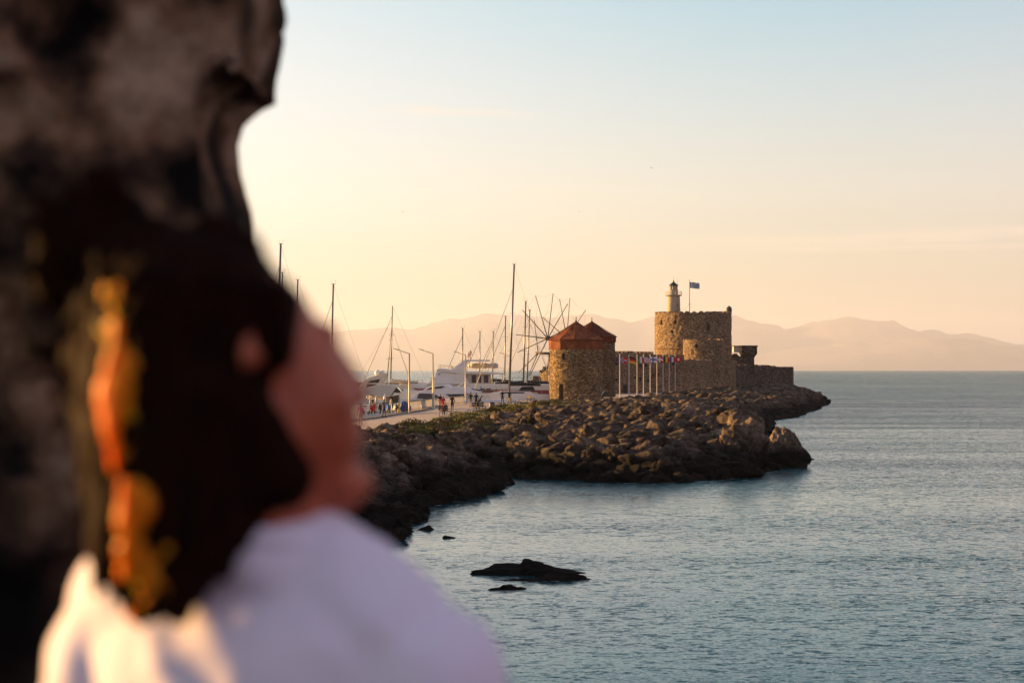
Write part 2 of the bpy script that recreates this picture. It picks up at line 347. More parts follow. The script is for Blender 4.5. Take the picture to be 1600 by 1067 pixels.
a = t.math('MULTIPLY_ADD', dt.outputs['Value'], .5, .5)     # 1 towards the sun, 0 away from it
sunside = t.ramp(el, [(0, (.90,.82,.58)), (.04, (1.05,1.08,.86)), (.08, (1.2,1.28,1.18)), (.14, (1.12,1.17,1.24)), (.19, (.95,1.07,1.16)), (.27, (.22,.42,.52)), (.40, (.10,.26,.36)), (.65, (.20,.28,.40)), (1, (.13,.20,.33))])
side = t.ramp(el, [(0, (.70,.61,.48)), (.025, (.72,.68,.50)), (.055, (.74,.76,.61)), (.09, (.78,.84,.78)), (.13, (.60,.80,.87)), (.18, (.36,.70,.88)), (.25, (.10,.36,.54)), (.40, (.03,.18,.30)), (.65, (.12,.22,.32)), (1, (.15,.24,.36))])
rear = t.ramp(el, [(0, (.95,.64,.68)), (.12, (1.0,.68,.72)), (.3, (.68,.52,.64)), (.7, (.30,.32,.42)), (1, (.22,.28,.40))])
f1 = t.node('ShaderNodeMapRange', i_0=a, i_1=.60, i_2=.90); f1.clamp = True; f1.interpolation_type = 'SMOOTHSTEP'
f2 = t.node('ShaderNodeMapRange', i_0=a, i_1=.30, i_2=.66); f2.clamp = True; f2.interpolation_type = 'SMOOTHSTEP'
sk = t.mix(f2.outputs[0], rear, t.mix(f1.outputs[0], side, sunside))
# thin high cloud streaks low over the sea
cm = t.mapping(d, (6, 6, 95), (0, R(1.0), 0)); cn = t.noise(cm, 1.0, 6, .6)
band = t.ramp(el, [(.035, 0.0), (.058, 1.0), (.072, 1.0), (.10, 0.15), (.2, .1)])
cf = t.math('MULTIPLY', t.math('MULTIPLY', t.ramp(cn, [(.56, 0.0), (.70, 1.0)]), band), .30)
sk = t.mix(cf, sk, (1.0, .84, .66))
sx_ = t.math('DIVIDE', sp.outputs[0], t.math('MAXIMUM', sp.outputs[1], .05)); sv_ = t.math('DIVIDE', sp.outputs[2], t.math('MAXIMUM', sp.outputs[1], .05))
def streak(u0, v0, u1, v1, wd, ufade, amt, sk, seed):      # one thin cirrus streak between two directions
    cen = t.math('MULTIPLY_ADD', t.math('SUBTRACT', sx_, u0), (v1-v0)/(u1-u0), v0)
    nz = t.math('MULTIPLY_ADD', t.noise(t.mapping(d, (14, 14, 60+seed)), 1.0, 5, .6), wd*3, -wd*1.5)
    q = t.math('ABSOLUTE', t.math('SUBTRACT', t.math('ADD', sv_, nz), cen))
    m1 = t.node('ShaderNodeMapRange', i_0=q, i_1=0.0, i_2=wd, i_3=1.0, i_4=0.0); m1.interpolation_type = 'SMOOTHSTEP'
    m2 = t.node('ShaderNodeMapRange', i_0=sx_, i_1=u0, i_2=u0+ufade); m3 = t.node('ShaderNodeMapRange', i_0=sx_, i_1=u1, i_2=u1+ufade, i_3=1.0, i_4=0.0)
    tex = t.ramp(t.noise(t.mapping(d, (40, 40, 400)), 1.0, 5, .65), [(.3, .35), (.65, 1.0)])
    return t.mix(t.math('MULTIPLY', t.math('MULTIPLY', t.math('MULTIPLY', m1.outputs[0], m2.outputs[0]), m3.outputs[0]), t.math('MULTIPLY', tex, amt)), sk, (1.12, .95, .78))
sk = streak(.055, .0625, .32, .0715, .0045, .12, .75, sk, 0); sk = streak(.10, .060, .40, .064, .0022, .05, .6, sk, 9); sk = streak(-.075, .131, -.008, .128, .0035, .03, .6, sk, 5)
nis = t.node('ShaderNodeTexSky', sky_type='NISHITA'); nis.sun_disc = False; nis.sun_elevation = SUN_EL
nis.sun_rotation = math.atan2(SUN_H.x, SUN_H.y); nis.dust_density = 3.0; nis.altitude = 10
nb = t.node('ShaderNodeVectorMath', operation='SCALE'); t.l.new(nis.outputs[0], nb.inputs[0]); nb.inputs['Scale'].default_value = .3
fin = t.mix(.12, sk, nb.outputs[0])   # Nishita daylight with the evening colours of this sky
sc10 = t.node('ShaderNodeVectorMath', operation='SCALE'); t.l.new(fin, sc10.inputs[0]); sc10.inputs['Scale'].default_value = SKY_GAIN/.1
t.l.new(sc10.outputs[0], bg.inputs['Color']); bg.inputs['Strength'].default_value = .1

hz = MB().box(-70000, 70000, -3600, HAZE_FAR, -3.5, 1720).build('haze', None)
hm = bpy.data.materials.new('haze air'); hm.use_nodes = True; t = NT(hm.node_tree); t.n.remove(t.n['Principled BSDF'])
pv = t.node('ShaderNodeVolumePrincipled'); pv.inputs['Color'].default_value = HAZE_COL; pv.inputs['Density'].default_value = HAZE_D; pv.inputs['Anisotropy'].default_value = .35
t.l.new(pv.outputs[0], t.n['Material Output'].inputs['Volume']); hz.data.materials.append(hm); tag(hz, kind='stuff')
hz['label'] = 'warm pale evening haze over the sea and far mountains'; hz.display_type = 'WIRE'

SC.view_settings.view_transform = 'Standard'; SC.view_settings.look = 'None'; SC.view_settings.exposure = EXPO; SC.view_settings.gamma = 1
SC.cycles.use_denoising = True; SC.cycles.denoiser = 'OPENIMAGEDENOISE'; SC.cycles.max_bounces = 6; SC.cycles.volume_bounces = 1
SC.cycles.sample_clamp_indirect = 6; SC.cycles.transparent_max_bounces = 8; SC.cycles.caustics_reflective = False

# ---------------------------------------------------------------- sea and mountains
def grid_axis(lo, hi, fine_lo, fine_hi, n): return np.concatenate([[lo], np.linspace(fine_lo, fine_hi, n), [hi]])
sea = MB().add([(-66000,-3500,0),(66000,-3500,0),(66000,66000,0),(-66000,66000,0)], [(0,1,2,3)]).build('sea', M['sea']); tag(sea, 'teal sea with small wind ripples', kind='structure')
ridge = [(-900,560),(-600,540),(-350,528),(-100,532),(120,518),(300,525),(430,520),(520,519),(560,513),(597,510),(642,513),(675,502),(704,495),(729,494),(760,489),(807,488),(849,493),(911,489),(955,492),(982,497),(1022,492),(1080,490),(1144,492),(1178,499),(1225,511),(1272,499),(1299,496),(1340,493),(1365,498),(1390,500),(1430,517),(1450,514),(1480,519),(1500,517),(1560,530),(1600,540),(1700,552),(1850,570)]
def make_ridge(name, rows, D, depth, seed, lab, amp=1.0):
    xs = np.linspace(rows[0][0], rows[-1][0], 700); ys = np.interp(xs, [p[0] for p in rows], [p[1] for p in rows])
    V = []; nr = 22
    for j in range(nr):
        u = j/(nr-1)               # 0 shore in front, .55 crest, 1 behind
        prof = (u/.55)**.8 if u < .55 else 1-(u-.55)/.45
        for x, y in zip(xs, ys):
            h = (HZ-y)/F*D; Yd = D+(u-.55)*depth; X = (x-800)/F*D
            nz = MN.fractal(Vector((X/2600, Yd/2600, seed)), 1.0, 2.0, 6)
            nzc = MN.fractal(Vector((X/700, seed, 3.3)), 1.0, 2.0, 4)
            z = h*prof*(1+.16*nz*(1 if abs(u-.55) > .04 else 0.0)*amp)+(95*nzc if prof > .9 else 60*nz)*amp
            V.append((X, Yd, z if prof > .02 else -2))
    n = len(xs); Fc = [(j*n+i, j*n+i+1, (j+1)*n+i+1, (j+1)*n+i) for j in range(nr-1) for i in range(n-1)]
    tag(link(name, np_mesh(name, V, Fc, True), M['mountain']), lab, kind='structure')
make_ridge('mountains', ridge, 54000, 14000, 4.1, 'long hazy mountain ridge across the water')
make_ridge('hills', [(950,577),(1100,566),(1190,556),(1260,545),(1330,538),(1400,530),(1450,522),(1490,524),(1560,536),(1640,552),(1720,570)], 46000, 7000, 9.3, 'nearer hazy foothills below the ridge')

# ---------------------------------------------------------------- terrain of the mole
WL = [(-14,45),(-9,60),(GX(600,89.6),89.6),(GX(640,107.6),107.6),(GX(700,114),114),(GX(772,128),128),(-1.6,134),(-2.6,142),(2.2,136),(8.4,130.5),(12.5,133.5),(15.6,138.5),(18.6,146),(19.0,156),(22,185),(25.7,205),(31,245),(37,291),(43,311),(55,365),(60,395),(66.5,426),(71,452),(71,495),(64,560),(40,610),(14,600),(8,520),(3,420),(1,372),(3,314.7),(-3.6,281.6),(-9.9,263),(-10.9,217),(-13.7,182.5),(-18.2,145),(-21,120),(-29,60),(-32,45)]
TP = [(-22,60),(-16,100),(GX(570,145.6),145.6),(-8.8,152),(-6.3,178),(-3.4,210),(2.4,258),(8,276),(14.5,283),(19,300),(22.5,318),(32.5,370),(36.5,393),(52,436),(64.5,462),(62,505),(45,540),(20,520),(9,500),(4,420),(2,372),(4,314.7),(-2.6,281.6),(-8.9,263),(-9.9,217),(-12.7,182.5),(-17.2,145),(-20,120),(-28,60)]
def seg_dist(px, py, poly):
    best = np.full(px.shape, 1e9)
    for (x0, y0), (x1, y1) in zip(poly, poly[1:]+poly[:1]):
        dx, dy = x1-x0, y1-y0; tt = np.clip(((px-x0)*dx+(py-y0)*dy)/(dx*dx+dy*dy), 0, 1)
        best = np.minimum(best, np.hypot(px-x0-tt*dx, py-y0-tt*dy))
    return best
def inside(px, py, poly):
    r = np.zeros(px.shape, bool)
    for (x0, y0), (x1, y1) in zip(poly, poly[1:]+poly[:1]):
        c = ((y0 > py) != (y1 > py)) & (px < (x1-x0)*(py-y0)/((y1-y0) or 1e-9)+x0); r ^= c
    return r
def height(px, py):
    px = np.asarray(px, float); py = np.asarray(py, float)
    iw = inside(px, py, WL); it = inside(px, py, TP); dw = seg_dist(px, py, WL); dtt = seg_dist(px, py, TP)
    s = dw/(dw+dtt+1e-6)
    fall = np.where(py < 230, 7.0, 5.0)
    h = 2.75*(1-np.exp(-dw/fall)*(1-s))
    h = h+1.3*np.exp(-((px-16.5)**2+((py-166)/1.8)**2)/40)+.9*np.exp(-((px-11)**2+((py-190)/2.0)**2)/60)+.7*np.exp(-((px-55)**2+((py-425)/1.2)**2)/300)
    h = np.where(it, 2.6+.7*np.exp(-((px-60)**2+((py-450)/1.2)**2)/300), np.where(iw, h, -np.minimum(2.0, dw*.9)))
    return h
gx = np.arange(-36, 92, 1.0); gy = np.arange(44, 620, 1.6); GXX, GYY = np.meshgrid(gx, gy); GZ = height(GXX, GYY)
GZ = GZ+np.array([[.25*MN.noise(Vector((x*.6, y*.6, 1))) for x in gx] for y in gy])*(~inside(GXX, GYY, TP))
nX = len(gx); V = np.stack([GXX.ravel(), GYY.ravel(), GZ.ravel()], 1)
Fc = [(j*nX+i, j*nX+i+1, (j+1)*nX+i+1, (j+1)*nX+i) for j in range(len(gy)-1) for i in range(nX-1)
      if max(GZ[j,i], GZ[j+1,i], GZ[j,i+1], GZ[j+1,i+1]) > -1.9]
tag(link('terrain', np_mesh('terrain', V, Fc, True), M['earth']), 'rocky ground under the boulders of the harbour mole', kind='structure')
# paved top of the mole: slab with a quay wall and a raised kerb along the boat side
def slab(name, poly, z0, z1, mat, lab):
    n = len(poly); mb = MB(); mb.add([(x, y, z0) for x, y in poly]+[(x, y, z1) for x, y in poly], [tuple(range(n, 2*n))]+[(i, (i+1) % n, n+(i+1) % n, n+i) for i in range(n)])
    o = mb.build(name, mat); tag(o, lab, kind='structure')
slab('promenade', TP, -1.5, 3.0, [M['paving']], 'pinkish paved promenade along the mole')
kb = MB(); edge = [(4,420),(2,372),(4,314.7),(-2.6,281.6),(-8.9,263),(-9.9,217),(-12.7,182.5),(-17.2,145),(-20,120)]
for (x0,y0),(x1,y1) in zip(edge[:-1], edge[1:]):
    d_ = Vector((x1-x0, y1-y0, 0)).normalized(); n_ = Vector((-d_.y, d_.x, 0))
    if n_.x < 0: n_ = -n_
    a0 = Vector((x0,y0,3.0)); a1 = Vector((x1,y1,3.0)); up = Vector((0,0,.13))
    kb.add([a0,a1,a1+n_*.45,a0+n_*.45,a0+up,a1+up,a1+n_*.45+up,a0+n_*.45+up], [(0,3,2,1),(4,5,6,7),(0,1,5,4),(1,2,6,5),(2,3,7,6),(3,0,4,7)])
tag(kb.build('kerb', M['quay']), 'low stone kerb along the harbour edge', kind='structure')

# ---------------------------------------------------------------- boulders
def rock_mesh(name, seed, sub, sharp=.5, cuts=9, sc=(1,1,1)):
    rnd = random.Random(seed); bm = bmesh.new(); bmesh.ops.create_icosphere(bm, subdivisions=sub, radius=1.0)
    planes = []
    for _ in range(cuts):
        n = Vector((rnd.gauss(0,1), rnd.gauss(0,1), rnd.gauss(0,1))).normalized(); planes.append((n, rnd.uniform(.5, .85)))
    off = Vector((seed*3.1, seed*1.7, seed*.9))
    for v in bm.verts:
        p = v.co.copy()
        p *= 1+.30*MN.noise(p*1.1+off)
        for n, k in planes:
            q = p.dot(n)
            if q > k: p -= n*(q-k)*.9
        r_ = MN.fractal(p*2.2+off, 1.0, 2.1, 4 if sub > 2 else 2); rg = 1-abs(MN.noise(p*3.1+off))
        p *= 1+sharp*.13*r_+sharp*.10*(rg-.7)
        if sub > 3: p *= 1+.05*MN.noise(p*9+off)-.08*max(0, 1-abs(MN.noise(p*4.3-off))*9)+.02*MN.noise(p*19+off)
        v.co = Vector((p.x*sc[0], p.y*sc[1], p.z*sc[2]))
    me = bpy.data.meshes.new(name); bm.to_mesh(me); bm.free()
    if sub > 3: me.polygons.foreach_set('use_smooth', [True]*len(me.polygons))
    return me
hi = [rock_mesh('boulder', 10+i, 5, 1.7, 10+i % 5) for i in range(12)]
for m_ in hi: m_.materials.append(M['rock'])
lo = [rock_mesh('boulder_small', 10+i, 3, 1.6, 10+i % 5) for i in range(12)]
lov = [(get_v(m_), [tuple(p.vertices) for p in m_.polygons]) for m_ in lo]
pts = []
def scatter(n, rlo, rhi, region):
    x0, x1, y0, y1 = region
    xs = RNG.uniform(x0, x1, n); ys = RNG.uniform(y0, y1, n)
    iw = inside(xs, ys, WL); it = inside(xs, ys, TP); dtt = seg_dist(xs, ys, TP); dw = seg_dist(xs, ys, WL)
    rr = rlo+(rhi-rlo)*RNG.random(n)**2.2
    ok = ((iw) | (dw < .8)) & (~it) & (dtt > rr*.9+.15) & (xs < 92)
    px = 800+xs/ys*F; ok &= (px > -900) & ~((xs < -8.8) & (ys > 225)) & ~((ys > 290) & (xs < 6))
    zs = height(xs, ys); ok &= ~((ys > 138) & (ys < 250) & (dtt < 5.5) & (RNG.random(n) < .93))
    for x, y, z, r_, k in zip(xs, ys, zs, rr, ok):
        if k: pts.append((x, y, max(z, -.15)+r_*.28, r_))
scatter(4800, .42, 1.2, (-22, 6, 60, 175))
scatter(9500, .34, .98, (-22, 30, 60, 200))
scatter(11500, .3, .95, (-5, 45, 180, 300))
scatter(9000, .5, 1.35, (20, 92, 290, 520))
pts.sort(key=lambda p: -p[3]/p[1]); print('boulders', len(pts))
def rot_for(i):
    rn = random.Random(i*13+5); return Matrix.Rotation(rn.uniform(0, 6.28), 3, 'Z') @ Matrix.Rotation(rn.uniform(-.5, .5), 3, 'X') @ Matrix.Rotation(rn.uniform(-.5, .5), 3, 'Y'), (rn.uniform(.95,1.5), rn.uniform(.8,1.1), rn.uniform(.5,.85))
big = [p for p in pts if 800+p[0]/p[1]*F > 540][:280]; bigset = set(id(p) for p in big); rest = [p for p in pts if id(p) not in bigset]
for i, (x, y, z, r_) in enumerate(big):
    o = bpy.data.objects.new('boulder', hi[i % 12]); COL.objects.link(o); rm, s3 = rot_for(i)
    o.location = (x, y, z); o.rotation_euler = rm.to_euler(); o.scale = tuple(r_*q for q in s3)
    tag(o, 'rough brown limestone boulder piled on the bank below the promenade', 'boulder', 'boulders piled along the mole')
lo2 = [rock_mesh('boulder_small', 10+i, 2, 1.0, 10+i % 5) for i in range(12)]; lov2 = [(get_v(m_), [tuple(p.vertices) for p in m_.polygons]) for m_ in lo2]
vs = []; fs = []; base = 0
for i, (x, y, z, r_) in enumerate(rest):
    v_, f_ = (lov if r_/y > .0042 else lov2)[i % 12]; rm, s3 = rot_for(i+999); A = np.array(rm) @ np.diag([r_*q for q in s3])
    vs.append(v_ @ A.T+np.array([x, y, z])); fs.append(np.array(f_)+base); base += len(v_)
vs = np.concatenate(vs).astype('f'); fs = np.concatenate(fs).astype('i')
me = bpy.data.meshes.new('rubble'); me.vertices.add(len(vs)); me.vertices.foreach_set('co', vs.ravel())
me.loops.add(fs.size); me.loops.foreach_set('vertex_index', fs.ravel()); me.polygons.add(len(fs)); me.polygons.foreach_set('loop_start', np.arange(0, fs.size, 3)); me.polygons.foreach_set('loop_total', np.full(len(fs), 3, 'i'))
me.update(calc_edges=True); me.validate()
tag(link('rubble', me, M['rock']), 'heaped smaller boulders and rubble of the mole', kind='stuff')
def special(name, seed, loc, sc, rz, lab, sub=5, sharp=1.8, cuts=12, fn=None):
    me = rock_mesh(name, seed, sub, sharp, cuts)
    if fn:
        V = get_v(me); V = np.array([fn(*v) for v in V]); set_v(me, V)
    o = link(name, me, M['rock']); o.location = loc; o.scale = sc; o.rotation_euler = (0, 0, rz); return tag(o, lab, 'rock')
# pointed outcrop standing in the water at the end of the bank
def peak(x, y, z):
    u = (z+1)/2; rr_ = math.hypot(x, y)+1e-6; k = float(np.interp(u, [0,.2,.4,.6,.8,1], [1.0,1.0,.86,.62,.36,.05]))/max(.33, math.sqrt(max(.01, 1-z*z)))
    return (x*k+.04-.10*u+(.14 if (x > .3 and u < .35) else 0), y*k, z)
special('sea_stack', 31, (GX(1229, 152), 152, 1.35), (1.95, 1.8, 2.4), 0, 'tall pointed dark outcrop standing in the water off the bank', fn=peak, cuts=7)
special('rock_outcrop', 33, (GX(1155, 163), 163, 1.7), (2.1, 2.4, 2.5), .3, 'largest blocky dark rock mass at the end of the bank, beside the pointed outcrop', cuts=4, fn=lambda x, y, z: (np.sign(x)*abs(x)**.55*(.85+.0*z), y, np.sign(z)*abs(z)**.5*.95))
special('rock_outcrop', 35, (GX(1160, 148), 148, 1.2), (2.2, 1.9, 1.9), .8, 'dark rock slab leaning in front of the blocky rock mass', cuts=8)
special('rock_outcrop', 37, (GX(1018, 172), 172, 2.9), (1.9, 1.7, 1.75), 1.3, 'big rounded dark boulder rising above the rocks below the flagpoles', cuts=6)
special('rock_outcrop', 36, (GX(1062, 168), 168, 2.7), (1.7, 1.5, 1.6), .2, 'square shouldered dark boulder between the rounded boulder and the rock mass', cuts=8)
special('rock_ledge', 41, (GX(1035, 133.5), 133.5, .35), (1.9, 1.3, 1.15), .2, 'brown ledge at the waterline with lit knobbly top', cuts=6)
special('rock_ledge', 42, (GX(1110, 137), 137, .25), (3.4, 1.4, .95), .12, 'long low ledge of dark rock ending at the water near the pointed outcrop', cuts=6)
for k_, (px_, Y_, z_, sx_2, sz_) in enumerate([(1098,164,2.5,1.6,1.5),(1120,157,1.5,1.5,1.3),(1085,152,1.2,1.7,1.2),(1172,154,2.7,1.1,1.0),(1128,170,3.3,1.5,1.1),(1060,146,.9,1.3,.9),(1180,150,1.0,1.2,1.5)]):
    o = special('rock_outcrop', 80+k_, (GX(px_, Y_), Y_, z_), (sx_2, sx_2*.9, sz_), .7*k_, 'fractured dark block of the rock mass beside the pointed outcrop', cuts=10); o['group'] = 'fractured blocks of the rock mass'
# skerries in the open water
def flat(x, y, z): return (x, y, z*(.62+.38*max(0, -x)+.15*math.sin(x*4))*(1 if x < .1 else max(.25, 1-.8*(x-.1))))
special('skerry', 44, (GX(822, 72.6), 72.6, -.02), (2.3, 1.2, .50), -.04, 'long low black rock breaking the surface, highest in its middle', fn=lambda x, y, z: (x, y, max(z, -.3)*(1.25-.95*x if x > -.05 else .85+.35*x)), cuts=5)
special('skerry', 45, (GX(862, 70.3), 70.3, -.10), (1.6, .6, .3), .05, 'flat black ledge awash at the foot of the long low rock', cuts=5)
special('skerry', 46, (GX(800, 67.3), 67.3, -.12), (.95, .4, .26), .1, 'small half drowned rock just in front of the long low black rock', cuts=5)
special('skerry', 47, (GX(617, 90.2), 90.2, 0), (.72, .8, .55), .3, 'black rock at the foot of the bank nearest the open water', cuts=6)
special('skerry', 48, (GX(668, 92.3), 92.3, -.05), (.46, .4, .33), .5, 'small black rock alone in the water off the bank', cuts=6, fn=lambda x, y, z: (x*(1.2-.5*z), y, z))
special('skerry', 49, (GX(702, 87.8), 87.8, -.05), (.34, .3, .14), .5, 'smallest black rock, a flat speck in the water off the bank', cuts=6)
for k, (px_, Y_, sx) in enumerate([(768,127,1.1),(741,121,.9),(700,114.5,1.2),(652,108.5,1.0),(637,100,.9),(622,95,.8)]):
    o = special('shore_rock', 60+k, (GX(px_-8, Y_), Y_+.4, .1), (sx*1.25, sx, .55), .1*k, 'black wet rock at the waterline of the near bank', sub=4, cuts=8); o['group'] = 'black waterline rocks of the near bank'; o['category'] = 'rock'

# thin broken wash where the swell meets stone
fm, ft, fb = new_mat('sea foam'); setin(fb, Roughness=.6); fb.inputs['Base Color'].default_value = (.42,.46,.47,1)
V = []; Fc = []; rf_ = random.Random(4)
def wash(cx, cy, L_, D_):
    n = 14; b = len(V); ph = rf_.uniform(0, 6.28)
    for i in range(n):
        q = 2*PI*i/n; k = 1+.45*math.sin(3*q+ph)+.3*rf_.uniform(-1, 1); V.append((cx+L_*k*math.cos(q), cy+D_*k*math.sin(q), .006+.0002*(len(Fc) % 9)))
    Fc.append(tuple(range(b, b+n)))
for (x0, y0), (x1, y1) in zip(WL[2:17], WL[3:18]):
    for _ in range(7):
        u = rf_.random(); wash(x0+(x1-x0)*u+rf_.uniform(-.2,.9), y0+(y1-y0)*u-rf_.uniform(.5,1.7), rf_.uniform(.12,.55), rf_.uniform(.03,.10))
for px_, Y_, w_ in ((790, 71.0, 2.0), (850, 70.2, 1.8), (770, 67.6, 1.2), (815, 67.0, 1.0), (690, 91.5, .6), (1230, 148.5, 2.2)):
    for _ in range(9): wash(GX(px_, Y_)+rf_.uniform(-w_, w_), Y_-rf_.uniform(.2, 1.2), rf_.uniform(.06,.30), rf_.uniform(.02,.06))
tag(link('foam', np_mesh('foam', V, Fc), fm), 'thin pale wash of foam along the waterline rocks', kind='stuff')

# ---------------------------------------------------------------- shrubs on the bank
def shrub_mesh(seed):
    rnd = random.Random(seed); V = []; Fc = []
    blobs = [(Vector((rnd.uniform(-.7,.7), rnd.uniform(-.5,.5), rnd.uniform(.0,.35))), rnd.uniform(.3,.6)) for _ in range(7)]
    for _ in range(1500):
        c, r_ = rnd.choice(blobs); dv = Vector((rnd.gauss(0,1), rnd.gauss(0,1), abs(rnd.gauss(0,1)))).normalized(); p = c+dv*r_*rnd.uniform(.6,1.05)
        s = rnd.uniform(.035,.08); u = Vector((rnd.gauss(0,1), rnd.gauss(0,1), rnd.gauss(0,1))).normalized(); w = u.orthogonal().normalized()
        b = len(V); V += [p-u*s, p+w*s*.5, p+u*s, p-w*s*.5]; Fc.append((b,b+1,b+2,b+3))
    return np_mesh('leaves', V, Fc)
def twig_mesh(seed):
    rnd = random.Random(seed); mb = MB()
    for _ in range(9):
        mb.tube((0,0,-.2), (rnd.uniform(-.6,.6), rnd.uniform(-.5,.5), rnd.uniform(.3,.7)), .03, .01, 5)
    me = bpy.data.meshes.new('stem'); me.from_pydata(mb.v, [], mb.f); return me
sm = [shrub_mesh(80+i) for i in range(5)]; tm = [twig_mesh(90+i) for i in range(5)]
for m_ in sm: m_.materials.append(M['leaf'])
for m_ in tm: m_.materials.append(M['wood'])
rnd = random.Random(5); ne = [(-10.8,145.6),(-8.8,152),(-6.3,178),(-3.4,210),(.6,243)]
sp_ = []
for i in range(96):
    k = rnd.random()*len(ne[:-1]); j = int(k); f_ = k-j; x = ne[j][0]*(1-f_)+ne[j+1][0]*f_; y = ne[j][1]*(1-f_)+ne[j+1][1]*f_
    off = rnd.uniform(1.5 if j < 1 else .8, 3.4 if j < 1 else 6.5); sp_.append((x+off*.95, y-off*.5, rnd.uniform(1.0,1.9)*(1 if j else .6)))
for i, (x, y, s) in enumerate(sp_):
    z = max(2.55, float(height(x, y))); rt = thing('shrub', (x, y, z+.1), 'low dark green shrub with yellow tips growing between promenade and boulders', 'shrub', 'shrubs along the promenade edge', rnd.uniform(0,6))
    rt.scale = (s, s, s*.7)
    for nm, ms in (('leaves', sm), ('stem', tm)):
        o = bpy.data.objects.new(nm, ms[i % 5]); COL.objects.link(o); o.parent = rt
# ---------------------------------------------------------------- windmills
def rough_cyl(name, mats, parent, R0, R1, z0, z1, n=56, nz=26, amp=.10, seed=0, topjit=0.0, arc=None, thick=None, openings=()):
    """stone shell standing on z0; openings = (angle, half width rad, za, zb) are left out and get a reveal"""
    V = []; Fc = []
    for k in range(nz+1):
        u = k/nz; z = z0+(z1-z0)*u; r = R0+(R1-R0)*u
        for i in range(n):
            a = 2*PI*i/n; q = MN.noise(Vector((math.cos(a)*R0*1.4, math.sin(a)*R0*1.4, z*1.4+seed)))
            zz = z+(topjit*MN.noise(Vector((a*R0*1.2, seed, 7))) if k == nz else 0)
            V.append(((r+amp*q)*math.cos(a), (r+amp*q)*math.sin(a), zz))
    def hit(i, k):
        a = 2*PI*(i+.5)/n; z = z0+(z1-z0)*(k+.5)/nz
        return any(abs((a-o[0]+PI) % (2*PI)-PI) < o[1] and o[2] < z < o[3] for o in openings)
    for k in range(nz):
        for i in range(n):
            if hit(i, k): continue
            j = (i+1) % n; Fc.append((k*n+i, k*n+j, (k+1)*n+j, (k+1)*n+i))
    b = len(V); th = thick or .8      # inner face
    for k in range(nz+1):
        u = k/nz; z = z0+(z1-z0)*u; r = R0+(R1-R0)*u-th
        for i in range(n):
            a = 2*PI*i/n; V.append((r*math.cos(a), r*math.sin(a), z))
    for k in range(nz):
        for i in range(n):
            j = (i+1) % n
            if hit(i, k):
                for (p, q, on) in (((k*n+i), (k*n+j), hit(i, k-1) if k else False), ((k+1)*n+j, (k+1)*n+i, hit(i, k+1)), ((k*n+j), ((k+1)*n+j), hit((i+1) % n, k)), ((k+1)*n+i, k*n+i, hit((i-1) % n, k))):
                    if not on: Fc.append((p, q, b+q, b+p))
            Fc.append((b+k*n+j, b+k*n+i, b+(k+1)*n+i, b+(k+1)*n+j))
    for i in range(n):
        j = (i+1) % n; Fc.append((nz*n+i, nz*n+j, b+nz*n+j, b+nz*n+i))
    return link(name, np_mesh(name, V, Fc), mats, parent)
def ang(px_off, R_px):      # angle on a drum of the point that shows px_off right of its axis, on the camera side
    return -PI/2+math.asin(px_off/R_px)
